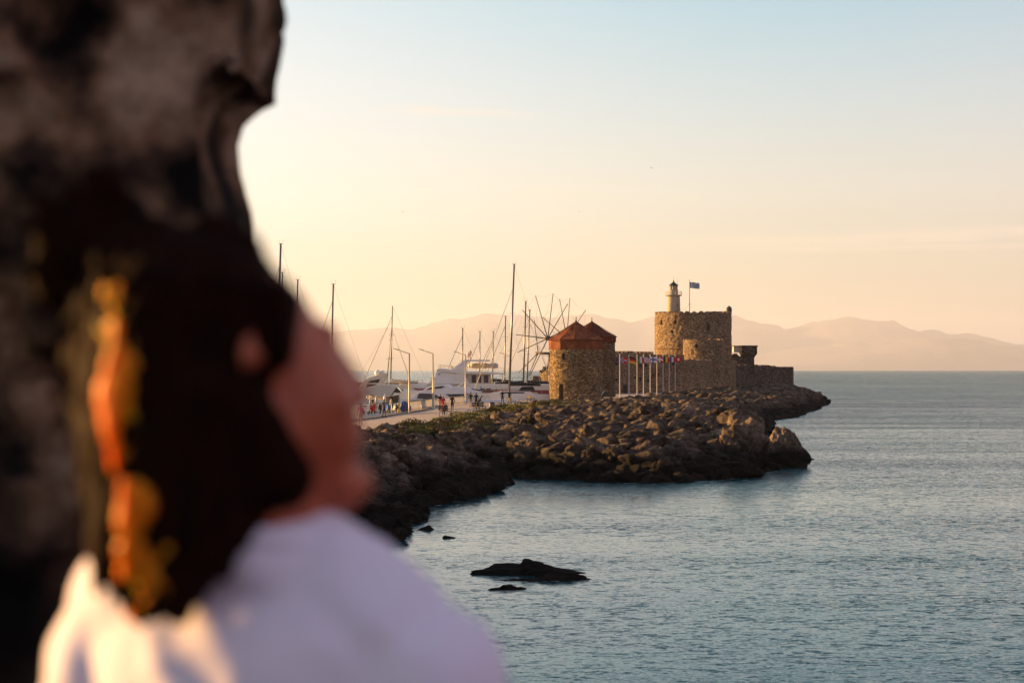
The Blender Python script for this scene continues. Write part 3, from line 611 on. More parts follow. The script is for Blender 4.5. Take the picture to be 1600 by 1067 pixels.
def make_mill(cx, cy, Rm, z_wall, skirt_h, cone_h, hub_off, lab, angs, door=True, seed=0, hz=None, roofm=None, stone=None):
    roofm = roofm or M['roof']
    rt = thing('windmill', (cx, cy, 3.0), lab, 'windmill', 'stone windmills on the mole')
    zt = z_wall-3.0
    op = [] if not door else [(ang(-21, 41.5), .075, zt-1.55, zt-.65), (ang(-24, 41.5), .10, -1, 2.45)]
    rough_cyl('wall', stone or M['mill'], rt, Rm*1.0, Rm*.99, -.8, zt, n=96, nz=44, seed=seed, openings=op)
    if door:
        for (a_, hw, za, zb), nm in zip(op, ('window', 'door')):
            c = Vector((math.cos(a_), math.sin(a_), 0)); u = Vector((-math.sin(a_), math.cos(a_), 0)); w_ = hw*Rm+.12; za = max(za, .0)
            mb = MB(); p0 = c*(Rm-.42); q = [p0-u*w_, p0+u*w_]; V = []
            for s_ in (0, .08):
                for z_ in (za, zb+.05):
                    for k in q: V.append(k-c*s_+Vector((0,0,z_)))
            mb.add(V, [(0,1,3,2),(4,6,7,5),(0,4,5,1),(2,3,7,6),(0,2,6,4),(1,5,7,3)]); mb.build(nm, M['wood'] if nm == 'door' else M['glass'], rt)
    n = 12; ph = PI/12+.15; rb = MB()
    rb.lathe([(Rm+.14, -.0), (Rm+.14, skirt_h)], n, (0,0,zt-.02), ph=ph); rb.build('roof_skirt', roofm, rt, bevel=.02)
    rc = MB(); rc.lathe([(Rm+.30, 0), (Rm+.32, .06), (Rm*.66, cone_h*.36), (Rm*.34, cone_h*.68), (.10, cone_h)], n, (0,0,zt+skirt_h-.015), ph=ph)
    rf = rc.build('roof', roofm, rt)
    seams = MB()
    for i in range(n):
        a_ = 2*PI*i/n+ph; top = Vector((0,0,zt+skirt_h+cone_h)); seams.tube((math.cos(a_)*(Rm+.31), math.sin(a_)*(Rm+.31), zt+skirt_h+.05), top, .035, .03, 5)
    seams.build('seam', roofm, rf)
    fb = MB(); fb.lathe([(.10,0),(.13,.12),(.07,.25),(.05,.5),(.09,.6),(.02,.72)], 10, (0,0,zt+skirt_h+cone_h-.08)); fb.build('finial', M['wood'], rf, True)
    # sail wheel on its axle, pointing out over the harbour
    ax = Vector((-.72, .69, .05)).normalized(); hz_ = (hz or z_wall+.9)-3.0; c0 = Vector((0,0,hz_))
    axb = MB(); axb.tube(c0+ax*(Rm-.9), c0+ax*(hub_off+.4), .22, .17, 12); axle = axb.build('axle', M['spar'], rt, True)
    hb = MB(); hb.tube(c0+ax*(hub_off-.35), c0+ax*(hub_off+.15), .36, .30, 14); hub = hb.build('hub', M['spar'], rt, False, .03)
    u = Vector((.69, .72, 0)).normalized(); v = Vector((0,0,1)); tips = []; c1 = c0+ax*hub_off
    for ak in angs:
        th = R(ak); d = u*math.cos(th)+v*math.sin(th); tip = c1+d*6.75; tips.append(tip)
        MB().tube(c1+d*.15, tip, .075, .045, 8).build('spoke', M['spar'], rt, True)
    rp = MB()
    for k in range(len(tips)-1):
        a_, b_ = tips[k], tips[k+1]; mid = (a_+b_)/2+(c1-(a_+b_)/2)*.05; rp.path([a_, mid, b_], .010, 4)
    nose = c1+ax*2.0; rp.tube(c1, nose, .06, .04, 6)
    for tp_ in tips: rp.tube(nose, tp_, .012, .012, 4)
    rp.build('tip_rope', M['rope'], rt)
    return rt
make_mill(9.3, 289, 3.86, 10.4, 1.32, 2.75, 5.6, 'nearest and largest stone windmill, red conical roof lit orange on its skirt, dark door', (235, 198, 176, 143, 113, 80, 50, 20, -15, -50), seed=1, hz=11.75)
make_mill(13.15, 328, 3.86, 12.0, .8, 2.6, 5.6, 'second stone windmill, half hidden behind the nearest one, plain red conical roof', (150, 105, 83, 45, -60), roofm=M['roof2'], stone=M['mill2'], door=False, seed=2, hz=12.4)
# ruined third mill
rt = thing('windmill', (8.9, 366, 3.0), 'roofless crumbling windmill glowing yellow at the far left of the other two mills', 'windmill', 'stone windmills on the mole')
o = rough_cyl('wall', M['mill'], rt, 4.0, 3.7, -.8, 7.9, n=72, nz=34, amp=.18, seed=9, topjit=1.1)
V = get_v(o.data)
for i, v in enumerate(V):     # broken stepped shoulder on the harbour side
    a_ = math.atan2(v[1], v[0]); lim = 4.6+2.0*max(0, math.cos(a_-PI-.2))*-1+1.1*MN.noise(Vector((a_*5, 1, 2)))+(3.4 if abs(a_) < 2.2 else 1.4)
    if v[2] > lim: V[i][2] = lim
set_v(o.data, V)
bb = MB(); bb.box(-5.4, -3.9, -1.2, 1.2, -.5, 2.6); bb.box(-5.1, -3.9, -.9, .9, 2.6, 3.3); bb.build('lean_to', M['mill'], rt, bevel=.08)
ax = Vector((-.72, .69, .05)).normalized(); MB().tube(ax*2.6+Vector((0,0,7.3)), ax*6.1+Vector((0,0,7.3)), .26, .2, 10).build('axle', M['spar'], rt, True)
c1 = ax*5.6+Vector((0,0,7.3)); u = Vector((.69,.72,0)).normalized()
for th in (100, 215, 238): MB().tube(c1, c1+(u*math.cos(R(th))+Vector((0,0,math.sin(R(th)))))*6.2, .09, .05, 8).build('spoke', M['spar'], rt, True)

# ---------------------------------------------------------------- fortress
fort = thing('fortress', (0, 0, 0), 'brown stone sea fortress with broad round keep and long curtain walls behind the flagpoles', 'fortress')
def wall_run(name, path, z0, z1, th, mat, parent, seed=0, jit=.15, cren=None, step=.8, nz=10, amp=.10):
    """thick wall along a ground path; cren = (pitch, depth, ratio) rounded battlements"""
    pts = []; L = 0
    for (x0,y0),(x1,y1) in zip(path[:-1], path[1:]):
        d = math.hypot(x1-x0, y1-y0); n = max(1, int(d/step))
        for i in range(n): pts.append((x0+(x1-x0)*i/n, y0+(y1-y0)*i/n, L+d*i/n, (y1-y0)/d, -(x1-x0)/d))
        L += d
    pts.append((path[-1][0], path[-1][1], L, pts[-1][3], pts[-1][4])); n = len(pts); V = []; Fc = []
    for side in (1, 0):
        for k in range(nz+1):
            for (x, y, l, nx, ny) in pts:
                z = z0+(z1-z0)*k/nz
                if k == nz:
                    z += jit*MN.noise(Vector((l*.5, seed, 3)))+.5*jit*MN.noise(Vector((l*2.1, seed, 9)))
                    if cren: z -= cren[1]*(0.0 if (l/cren[0]) % 1 < cren[2] else 1.0)
                a = amp*MN.noise(Vector((x*.9, z*.9, seed))) if side else 0
                off = 0.0 if side else -th
                V.append((x+nx*(off+a), y+ny*(off+a), z))
    S = (nz+1)*n
    for k in range(nz):
        for i in range(n-1):
            Fc.append((k*n+i, k*n+i+1, (k+1)*n+i+1, (k+1)*n+i)); Fc.append((S+k*n+i+1, S+k*n+i, S+(k+1)*n+i, S+(k+1)*n+i+1))
        for i in (0, n-1): Fc.append((k*n+i, (k+1)*n+i, S+(k+1)*n+i, S+k*n+i))
    for i in range(n-1): Fc.append((nz*n+i, nz*n+i+1, S+nz*n+i+1, S+nz*n+i))
    return link(name, np_mesh(name, V, Fc), mat, parent)
KX, KY = GX(1083, 430), 430
def drum(name, cx, cy, Rr, z0, z1, mat, parent, cren, seed, ops=(), n=150, nz=30):
    o = rough_cyl(name, mat, parent, Rr, Rr, z0, z1, n=n, nz=nz, amp=.13, seed=seed, thick=1.3, openings=ops)
    V = get_v(o.data); zt = z1
    for i, v in enumerate(V):
        if v[2] > zt-.02:
            a_ = math.atan2(v[1], v[0]); V[i][2] -= (cren[1] if (a_*Rr/cren[0]) % 1 > cren[2] else 0)+.22*MN.noise(Vector((a_*Rr*.8, seed, 1)))
    set_v(o.data, V); o.location = (cx, cy, 0); return o
Rk = 60.3*(KY-4)/F
def ko(px, y0, y1, hw): return (ang(px-1083, 60.3), hw, HC-(y1-HZ)/F*(KY-7), HC-(y0-HZ)/F*(KY-7))
kops = [ko(1030.5, 499, 506, .045), ko(1050.5, 501, 506, .028), ko(1101, 508, 517, .034), ko(1046, 517, 521, .02)]
keep = drum('round_keep', KX, KY, Rk, 2.5, 19.85, M['fort'], fort, (1.55, .42, .6), 3, kops, 200, 56)
bk = MB(); bk.lathe([(Rk-1.5, 4), (Rk-1.5, 19.0)], 48, (0,0,0)); c_ = bk.build('keep_core', M['glass'], keep)   # dark room behind the loopholes and roof terrace
tb = MB(); tb.lathe([(Rk-1.32, 19.02), (Rk-1.32, 19.1)], 48, (0,0,0)); tb.build('terrace', M['fort'], keep)
t_ = MB(); t_.lathe([(.5,0),(.62,.6),(.55,1.2),(.4,1.35),(.1,1.6)], 10, (Rk*.93, -.8, 19.6)); t_.build('pinnacle', M['fortdark'], keep, True)
st_ = MB(); st_.lathe([(Rk+.05,0),(Rk+.2,.08),(Rk+.2,.22),(Rk+.05,.3)], 90, (0,0,11.9), cap=False); st_.build('string_course', M['fort'], keep)
tw = drum('round_turret', GX(1099.5, 418), 418, 32.4*414/F, 3, 13.85, M['fort'], fort, (1.2, .25, .7), 5, [(ang(-14, 32.4), .05, 12.2, 12.8)], 90, 30)
MB().lathe([(3.3, 12.9), (3.3, 13.0)], 30).build('terrace', M['fort'], tw)
A = lambda px, Y: (GX(px, Y), Y)
wall_run('curtain_wall', [A(940, 368), A(962, 372), A(1021, 385)], 2.2, 10.95, 2.0, M['fort'], fort, 1, .12, (1.5, .42, .6))
wall_run('curtain_wall', [A(1020.6, 385.4), A(1069, 394)], 2.2, 10.35, 2.0, M['fort'], fort, 2, .18)
wall_run('curtain_wall', [A(1068, 396), A(1100, 406), A(1152, 438)], 2.2, 9.55, 2.0, M['fort'], fort, 3, .10, (1.0, .16, .55))
wall_run('string_course', [(x, y-.17) for x, y in (A(940, 368), A(962, 372), A(1021, 385), A(1069, 394))], 7.55, 7.8, .6, M['fort'], fort, 4, .02, nz=1, amp=.03)
wall_run('string_course', [(x+.1, y-.17) for x, y in (A(1068, 396), A(1100, 406), A(1152, 438))], 7.5, 7.75, .6, M['fort'], fort, 4, .02, nz=1, amp=.03)
wall_run('curtain_wall', [A(1151, 437), A(1181, 447)], 2.2, 8.5, 3.0, M['fortdark'], fort, 6, .5)
wall_run('battery_wall', [A(1180, 452), A(1214, 459)], 2.2, 8.5, 2.5, M['fortdark'], fort, 7, .55, (1.9, .4, .75))
wall_run('battery_wall', [A(1213, 460), A(1237.5, 465), (GX(1240, 480), 480)], 2.2, 8.1, 2.5, M['fortdark'], fort, 8, .12)
# dark sockets and loopholes in the curtain walls, doorway at the foot
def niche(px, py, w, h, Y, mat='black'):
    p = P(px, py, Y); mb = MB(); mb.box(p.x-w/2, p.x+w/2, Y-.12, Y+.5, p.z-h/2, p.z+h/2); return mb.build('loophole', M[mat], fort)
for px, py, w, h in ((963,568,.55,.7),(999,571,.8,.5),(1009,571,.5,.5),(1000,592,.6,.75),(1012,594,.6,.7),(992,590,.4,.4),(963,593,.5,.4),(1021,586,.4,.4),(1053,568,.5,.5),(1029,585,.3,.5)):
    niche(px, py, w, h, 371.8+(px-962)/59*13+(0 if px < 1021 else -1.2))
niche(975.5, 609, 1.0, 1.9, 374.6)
bt = MB()   # buttress that catches light at the foot of the first stretch
# corbelled corner turret and pale canopy on the right
tr = MB(); c = P(1169, 562, 446); z = lambda y: HC-(y-HZ)/F*446
tr.box(c.x-1.3, c.x+1.2, 444.5, 447.5, 7.0, z(557)); tr.box(c.x-1.45, c.x+1.35, 444.2, 447.8, z(558), z(555.2)); tr.box(c.x-1.65, c.x+1.6, 443.9, 448.1, z(555.6), z(553))
tr.box(c.x-1.8, c.x+1.75, 443.7, 448.3, z(553.4), z(541.2)); tr.box(c.x-1.95, c.x+1.9, 443.5, 448.5, z(541.6), z(539.8))
tr.build('corner_turret', M['fortdark'], fort, bevel=.06)
sk_ = MB(); sk_.prism([(c.x-4.6, 6.5), (c.x+1.35, 6.5), (c.x+.95, z(566)), (c.x+1.15, z(557)), (c.x-2.2, z(556.5)), (c.x-2.8, z(552)), (c.x-3.6, z(553.5)), (c.x-4.6, z(558))], 444.3, 447.6); sk_.build('turret_ramp', M['fortdark'], fort, bevel=.1)
dk = MB(); dk.box(c.x-3.4, c.x-1.7, 444.9, 447.0, z(550.6), z(541.5)); dk.build('pale_panel', M['white2'], fort, bevel=.05)
pk = MB(); pk.box(c.x-3.5, c.x-1.6, 444.7, 447.3, z(541.4), z(540.2)); pk.build('canopy', M['fortdark'], fort)

# ---------------------------------------------------------------- lighthouse on the keep
lx, ly = GX(1052.5, 427), 427
zz = lambda y: HC-(y-HZ)/F*427
lh = thing('lighthouse', (lx, ly, 19.1), 'small cream round lighthouse with dark dome standing on the keep', 'lighthouse')
L0 = 19.1; b_ = lambda y: zz(y)-L0; r_ = lambda px: px*427/F
lo_ = [(ang(5.2, 10), .30, -1, b_(475)), (ang(8.3, 9.5), .22, b_(470), b_(464.5))]
rough_cyl('tower', M['lh'], lh, r_(11), r_(9.6), 0, b_(461.5), n=64, nz=40, amp=.03, seed=2, thick=.35, openings=lo_)
inn = MB(); inn.lathe([(r_(10)-.5, 0), (r_(9)-.45, b_(462))], 24); inn.build('doorway', M['wood'], lh)
g = MB(); g.lathe([(r_(9.8), b_(463.2)), (r_(11.6), b_(462.4)), (r_(13), b_(461.6)), (r_(13), b_(460.9))], 32); g.build('gallery', M['lh'], lh)
rl = MB()
for k in range(18):
    a_ = 2*PI*k/18; rl.tube((r_(12.6)*math.cos(a_), r_(12.6)*math.sin(a_), b_(461)), (r_(12.6)*math.cos(a_), r_(12.6)*math.sin(a_), b_(455.6)), .03, .03, 5)
for yy in (455.6, 458.2):
    rl.path([(r_(12.6)*math.cos(2*PI*k/32), r_(12.6)*math.sin(2*PI*k/32), b_(yy)) for k in range(33)], .03, 5)
rl.build('gallery_rail', M['white2'], lh)
dr = MB(); dr.lathe([(r_(7), b_(461)), (r_(6.8), b_(453.6)), (r_(7.3), b_(453.3)), (r_(7.3), b_(452.8))], 24); dr.build('drum', M['lh'], lh)
ln = MB(); ln.lathe([(r_(5.8), b_(452.8)), (r_(5.8), b_(446.6))], 10); lan = ln.build('lantern', M['lantern'], lh)
br = MB()
for k in range(10):
    a_ = 2*PI*k/10; br.tube((r_(6)*math.cos(a_), r_(6)*math.sin(a_), b_(452.8)), (r_(6)*math.cos(a_), r_(6)*math.sin(a_), b_(446.5)), .06, .06, 5)
br.build('glazing_bar', M['white2'], lan)
lp_ = MB(); lp_.ell((0,0,b_(449.6)), (.45,.45,.35)); lp_.build('lamp', M['black'], lan, True)
dm = MB(); dm.lathe([(r_(7.6), b_(446.6)), (r_(7.2), b_(445.8)), (r_(5.2), b_(443.8)), (r_(2.6), b_(441.8)), (r_(1.0), b_(441)), (r_(1.3), b_(440.2)), (r_(1.2), b_(439.4)), (r_(.3), b_(438))], 20)
dm.tube((0,0,b_(438.3)), (0,0,b_(433)), .03, .02, 5); dm.tube((r_(6.5),0,b_(446)), (r_(6.5),0,b_(435.6)), .03, .02, 5); dm.build('dome', M['lhroof'], lh)

# ---------------------------------------------------------------- flags
def flag_mesh(w, h, fn, seed, droop=.25, nx=24, ny=16):
    V = []; Fc = []; mi = []
    for s in (0, 1):
        for j in range(ny+1):
            for i in range(nx+1):
                u, v = i/nx, j/ny
                V.append((u*w*(.96), (.13*w*u**.6*math.sin(u*8+seed+v*1.2))+s*.012, -v*h-droop*w*u*u+.05*math.sin(u*7+seed)*u))
    n = (nx+1)*(ny+1)
    for s in (0, 1):
        for j in range(ny):
            for i in range(nx):
                a_ = s*n+j*(nx+1)+i; q = (a_, a_+1, a_+nx+2, a_+nx+1); Fc.append(q if s else q[::-1]); mi.append(fn((i+.5)/nx, (j+.5)/ny))
    me = np_mesh('cloth', V, Fc, True); me.polygons.foreach_set('material_index', mi); return me
FM = [M[k] for k in ('cr','cw','cb','cg','ck','cy','cl')]; RED, WHT, BLU, GRN, BLK, YEL, LBL = range(7)
def nordic(bgc, outer, inner=None):
    def f(u, v):
        if inner is not None and (abs(u-.36) < .055 or abs(v-.5) < .08): return inner
        if abs(u-.36) < .11 or abs(v-.5) < .15: return outer
        return bgc
    return f
def greek(u, v):
    if u < .40 and v < .55: return WHT if (abs(u-.2) < .05 or abs(v-.28) < .07) else BLU
    return BLU if int(v*9) % 2 == 0 else WHT
def union(u, v):
    x, y = u-.5, v-.5
    if abs(x) < .06 or abs(y) < .09: return RED
    if abs(x) < .11 or abs(y) < .17: return WHT
    d = abs(abs(x)-abs(y)); return RED if d < .05 else WHT if d < .12 else BLU
def swiss(u, v):
    return WHT if (abs(u-.5) < .09 and abs(v-.5) < .3) or (abs(v-.5) < .12 and abs(u-.5) < .22) else RED
tri = lambda a, b, c: (lambda u, v: (a, b, c)[min(2, int(u*3))])
ger = lambda u, v: (BLK, RED, YEL)[min(2, int(v*3))]
def eu(u, v):
    r = math.hypot((u-.5)*1.4, v-.5); return YEL if .24 < r < .36 and int(math.atan2(v-.5, u-.5)*12/PI) % 2 == 0 else BLU
flags = [(958.5, 331, eu, 'dark blue flag with ring of gold stars, partly hidden by the windmill', .35), (968.5, 318, nordic(RED, WHT, BLU), 'red flag with blue and white cross on white pole, nearest the windmill', .2), (982.8, 325, ger, 'black red and gold striped flag on white pole', .3),
 (995.5, 336, tri(GRN, WHT, RED), 'green white and red upright striped flag on white pole', .12), (1005.5, 345, union, 'blue flag with red and white crossed diagonals on white pole', .3), (1016, 354, nordic(WHT, BLU), 'white flag with blue cross on white pole', .1),
 (1026.5, 363, nordic(RED, WHT), 'red flag with white cross reaching its edges on white pole', .1), (1036, 370, tri(BLK, YEL, RED), 'black yellow and red upright striped flag on white pole', .1), (1045.6, 378, tri(BLU, WHT, RED), 'blue white and red upright striped flag on white pole', .08), (1055, 386, swiss, 'red flag with short white cross on the pole nearest the fortress gate', .1)]
for i, (px, Y, fn, lab, dr_) in enumerate(flags):
    x = GX(px, Y); top = HC-(554.5-HZ)/F*Y
    rt = thing('flagpole', (x, Y, 3.0), lab, 'flagpole', 'flagpoles in a row before the fortress')
    pb = MB(); pb.lathe([(.14,0),(.14,.06),(.075,.1),(.055,top-3.0),(.08,top-2.98),(.08,top-2.9),(.02,top-2.85)], 10); pb.build('pole', M['flagpole'], rt)
    f = link('flag', flag_mesh(1.16, 1.0, fn, i*1.7, dr_), FM, rt); f.location = (.08, 0, HC-(557.3-HZ)/F*Y-3.0)
Y = 426; x = GX(1077.5, Y); zb = 19.1; rt = thing('flagpole', (x, Y, zb), 'tall thin flagpole with blue and white striped flag on top of the keep', 'flagpole')
top = HC-(437.5-HZ)/F*Y-zb; pb = MB(); pb.tube((0,0,0), (0,0,top), .09, .05, 8); pb.ell((0,0,top), (.1,.1,.1), 8, 6); pb.ell((0,0,top*.33), (.14,.14,.14), 8, 6); pb.build('pole', M['pole'], rt)
sb = MB(); [sb.tube((0,0,top*.33), (sx, .5, .1), .012, .012, 4) for sx in (-1.9, 1.9)]; sb.build('stay', M['rope'], rt)
f = link('flag', flag_mesh(2.15, 1.25, greek, 1.0, .12, 36, 27), FM, rt); f.location = (.06, 0, HC-(441-HZ)/F*Y-zb)

# ---------------------------------------------------------------- boats
def hull(L, B, z0, z1, rise, mats, parent, name='hull', p=2.4, stern=.85, flare=.25, stripe=None):
    """real hull skin: keel, chine and sheer lines; local +x is the bow"""
    n = 26; V = []; Fc = []; mi = []; prof = [(.15, 0), (.62, .12), (.88, .35), (.97, .72), (1.0, .84), (1.0, 1.0)]
    for i in range(n+1):
        t_ = i/n; hb = B/2*((stern+(1-stern)*min(1, t_*2.5))*(1-max(0, (t_-.35)/.65)**p)); sheer = z1+rise*t_**2; x = -L/2+L*t_
        for w, v in prof:
            ov = flare*L*.12*max(0, t_-.7)/.3*v; V.append((x+ov, max(hb, .02)*w*(1 if v > .5 else 1-.25*t_), z0+(sheer-z0)*v))
    m = len(prof); b = len(V); V += [(x, -y, z) for x, y, z in V]
    for i in range(n):
        for k in range(m-1):
            Fc.append((i*m+k, (i+1)*m+k, (i+1)*m+k+1, i*m+k+1)); Fc.append((b+(i+1)*m+k, b+i*m+k, b+i*m+k+1, b+(i+1)*m+k+1)); mi += [1 if (stripe and k == 3) else 0]*2
        Fc.append((i*m+m-1, (i+1)*m+m-1, b+(i+1)*m+m-1, b+i*m+m-1)); mi.append(0)
        Fc.append(((i+1)*m, i*m, b+i*m, b+(i+1)*m)); mi.append(0)
    Fc.append(tuple(range(m))+tuple(b+k for k in range(m-1, -1, -1))); mi.append(0)
    me = np_mesh(name, V, Fc); me.polygons.foreach_set('material_index', mi)
    bm = bmesh.new(); bm.from_mesh(me); bmesh.ops.recalc_face_normals(bm, faces=bm.faces); bm.to_mesh(me); bm.free()
    return link(name, me, mats, parent)
def sidewin(parent, pts, hw, name='window', mat='glass', proud=.03, hwt=None):
    mb = MB(); mb.prism(pts, -hw-proud, hw+proud, y0t=-(hwt or hw)-proud, y1t=(hwt or hw)+proud); return mb.build(name, M[mat], parent)
def railing(parent, pts, h=.9, post=1.2, r=.025, name='deck_rail', mat='pole'):
    mb = MB()
    for a, b in zip(pts[:-1], pts[1:]):
        a = Vector(a); b = Vector(b); n = max(1, int((b-a).length/post)); up = Vector((0,0,h))
        mb.tube(a+up, b+up, r, r, 5); mb.tube(a+up*.5, b+up*.5, r*.7, r*.7, 5)
        for i in range(n+1): q = a+(b-a)*i/n; mb.tube(q, q+up, r, r, 5)
    return mb.build(name, M[mat], parent)
def at(px, Y, z=0.0): return (GX(px, Y), Y, z)
G1 = 'motor yachts moored beside the promenade'
# big white yacht with red stripe; local x runs bow to the left, so rz = pi
S = F/300.0
def big_yacht():
    rt = thing('motor_yacht', at(762, 302), 'largest white yacht with red deck stripe, three levels and tenders on its top deck', 'yacht', G1, PI-.03)
    bx = lambda px: -(px-762)/S      # photo column -> local x
    zy = lambda y: HC-(y-HZ)/S
    hull(27, 6.4, -.5, zy(600.5), .45, [M['white'], M['redstripe']], rt, stripe=True); 
    o = rt.children[0]; o.location.x = bx(770)
    cab = MB(); cab.prism([(bx(668), zy(600)), (bx(676), zy(592)), (bx(692), zy(583)), (bx(716), zy(583)), (bx(735), zy(600))], -2.9, 2.9, y0t=-2.6, y1t=2.6); cab.build('foredeck_cabin', M['white'], rt, bevel=.06)
    sidewin(rt, [(bx(676), zy(598)), (bx(688), zy(592)), (bx(700), zy(592)), (bx(698), zy(598))], 2.8, hwt=2.7)
    ac = MB(); ac.prism([(bx(690), zy(600)), (bx(680), zy(588)), (bx(684), zy(577)), (bx(724), zy(577.5)), (bx(724), zy(600))], -2.7, 2.7, y0t=-2.5, y1t=2.5); ac.build('wheelhouse', M['white'], rt, bevel=.05)
    for x0, x1, x2 in ((686, 690.8, 690.8), (692.6, 698.6, 698.6), (700.2, 706, 703.5)):
        sidewin(rt, [(bx(x0), zy(591)), (bx(x0), zy(584)), (bx(x1), zy(584)), (bx(x2), zy(591))], 2.55)
    sal = MB(); sal.box(bx(766), bx(724), -2.3, 2.3, zy(600), zy(584)); sal.build('saloon', M['white2'], rt)
    sidewin(rt, [(bx(711), zy(590)), (bx(713.5), zy(584.5)), (bx(724), zy(584.5)), (bx(724), zy(590))], 2.72)
    sidewin(rt, [(bx(725), zy(599)), (bx(725), zy(591)), (bx(731), zy(591)), (bx(731), zy(599))], 2.36, 'door')
    for x0, x1 in ((738, 745), (749, 753), (757, 764)): sidewin(rt, [(bx(x0), zy(598)), (bx(x0), zy(586)), (bx(x1), zy(586)), (bx(x1), zy(598))], 2.34)
    for y0_, y1_ in ((-2.86, -2.72), (2.72, 2.86)):
        wing = MB(); wing.prism([(bx(706), zy(577)), (bx(724), zy(577)), (bx(735), zy(600)), (bx(712), zy(600)), (bx(709), zy(591)), (bx(714), zy(584))], y0_, y1_); wing.build('side_wing', M['white'], rt)
    rf = MB(); rf.prism([(bx(682), zy(578)), (bx(688), zy(575)), (bx(724), zy(579.5)), (bx(770), zy(581)), (bx(788), zy(583)), (bx(786), zy(585)), (bx(724), zy(584)), (bx(690), zy(580))], -2.9, 2.9); rf.build('upper_deck', M['white'], rt, bevel=.05)
    br_ = MB(); br_.prism([(bx(703), zy(579)), (bx(713), zy(572)), (bx(728), zy(561.5)), (bx(734), zy(562)), (bx(731), zy(566)), (bx(724), zy(579.6))], -2.5, -2.2); br_.prism([(bx(703), zy(579)), (bx(713), zy(572)), (bx(728), zy(561.5)), (bx(734), zy(562)), (bx(731), zy(566)), (bx(724), zy(579.6))], 2.2, 2.5); br_.box(bx(765), bx(731), -2.5, 2.5, zy(564.5), zy(562)); br_.build('radar_arch', M['white'], rt, bevel=.04)
    for px, ln_ in ((740, .55), (755, .5), (770, .45)):
        b = MB(); b.cap((bx(px)-ln_, 0, 0), (bx(px)+ln_, 0, 0), .42, .34, 10); [b.box(bx(px)-ln_*.8, bx(px)+ln_*.7, sy*1.1-.25, sy*1.1+.25, -.2, .3) for sy in (-1, 1)]; tt = b.build('tender', M['white2'] if px != 757 else M['tender'], rt, True); tt.location.z = zy(571.5)
    ms = MB()
    for px, yt in ((732, 552), (735, 548)): ms.tube((bx(px), .2, zy(562)), (bx(px), .2, zy(yt-3)), .06, .04, 6); ms.box(bx(px)-.3, bx(px)+.3, 0, .4, zy(yt+6), zy(yt+5)); ms.ell((bx(px), .2, zy(yt+2)), (.22,.22,.22), 8, 6)
    ms.build('radar_mast', M['tender'], rt)
    railing(rt, [(bx(686), -2.4, zy(575.4)), (bx(706), -2.4, zy(577)), (bx(706), 2.4, zy(577)), (bx(686), 2.4, zy(575.4))], .5)
    railing(rt, [(bx(735), -3.0, zy(600)), (bx(800), -3.0, zy(600))], .95)
    railing(rt, [(bx(800), -2.6, zy(600)), (bx(858), -2.6, zy(600))], .95, mat='rope')
    railing(rt, [(bx(728), -2.7, zy(581)), (bx(786), -2.7, zy(583))], .8)
    po = MB(); [po.tube((bx(q), -2.7, zy(600)), (bx(q), -2.7, zy(583)), .07, .07, 6) for q in (747, 768, 784)]; po.build('deck_post', M['white2'], rt)
    for px in (756, 765): sidewin(rt, [(bx(px-3.5), zy(611)), (bx(px-3.5), zy(606.5)), (bx(px+3), zy(606.5)), (bx(px+3), zy(611))], 3.2, 'hull_window')
    for px in (777, 785, 792): sidewin(rt, [(bx(px-.6), zy(608.4)), (bx(px-.6), zy(607)), (bx(px+.6), zy(607)), (bx(px+.6), zy(608.4))], 3.2, 'porthole')
    fb = MB(); fb.ell((bx(683), -2.95, zy(593)), (.28,.16,.22), 10, 6); fb.build('anchor', M['steel'], rt)
    return rt
big_yacht()
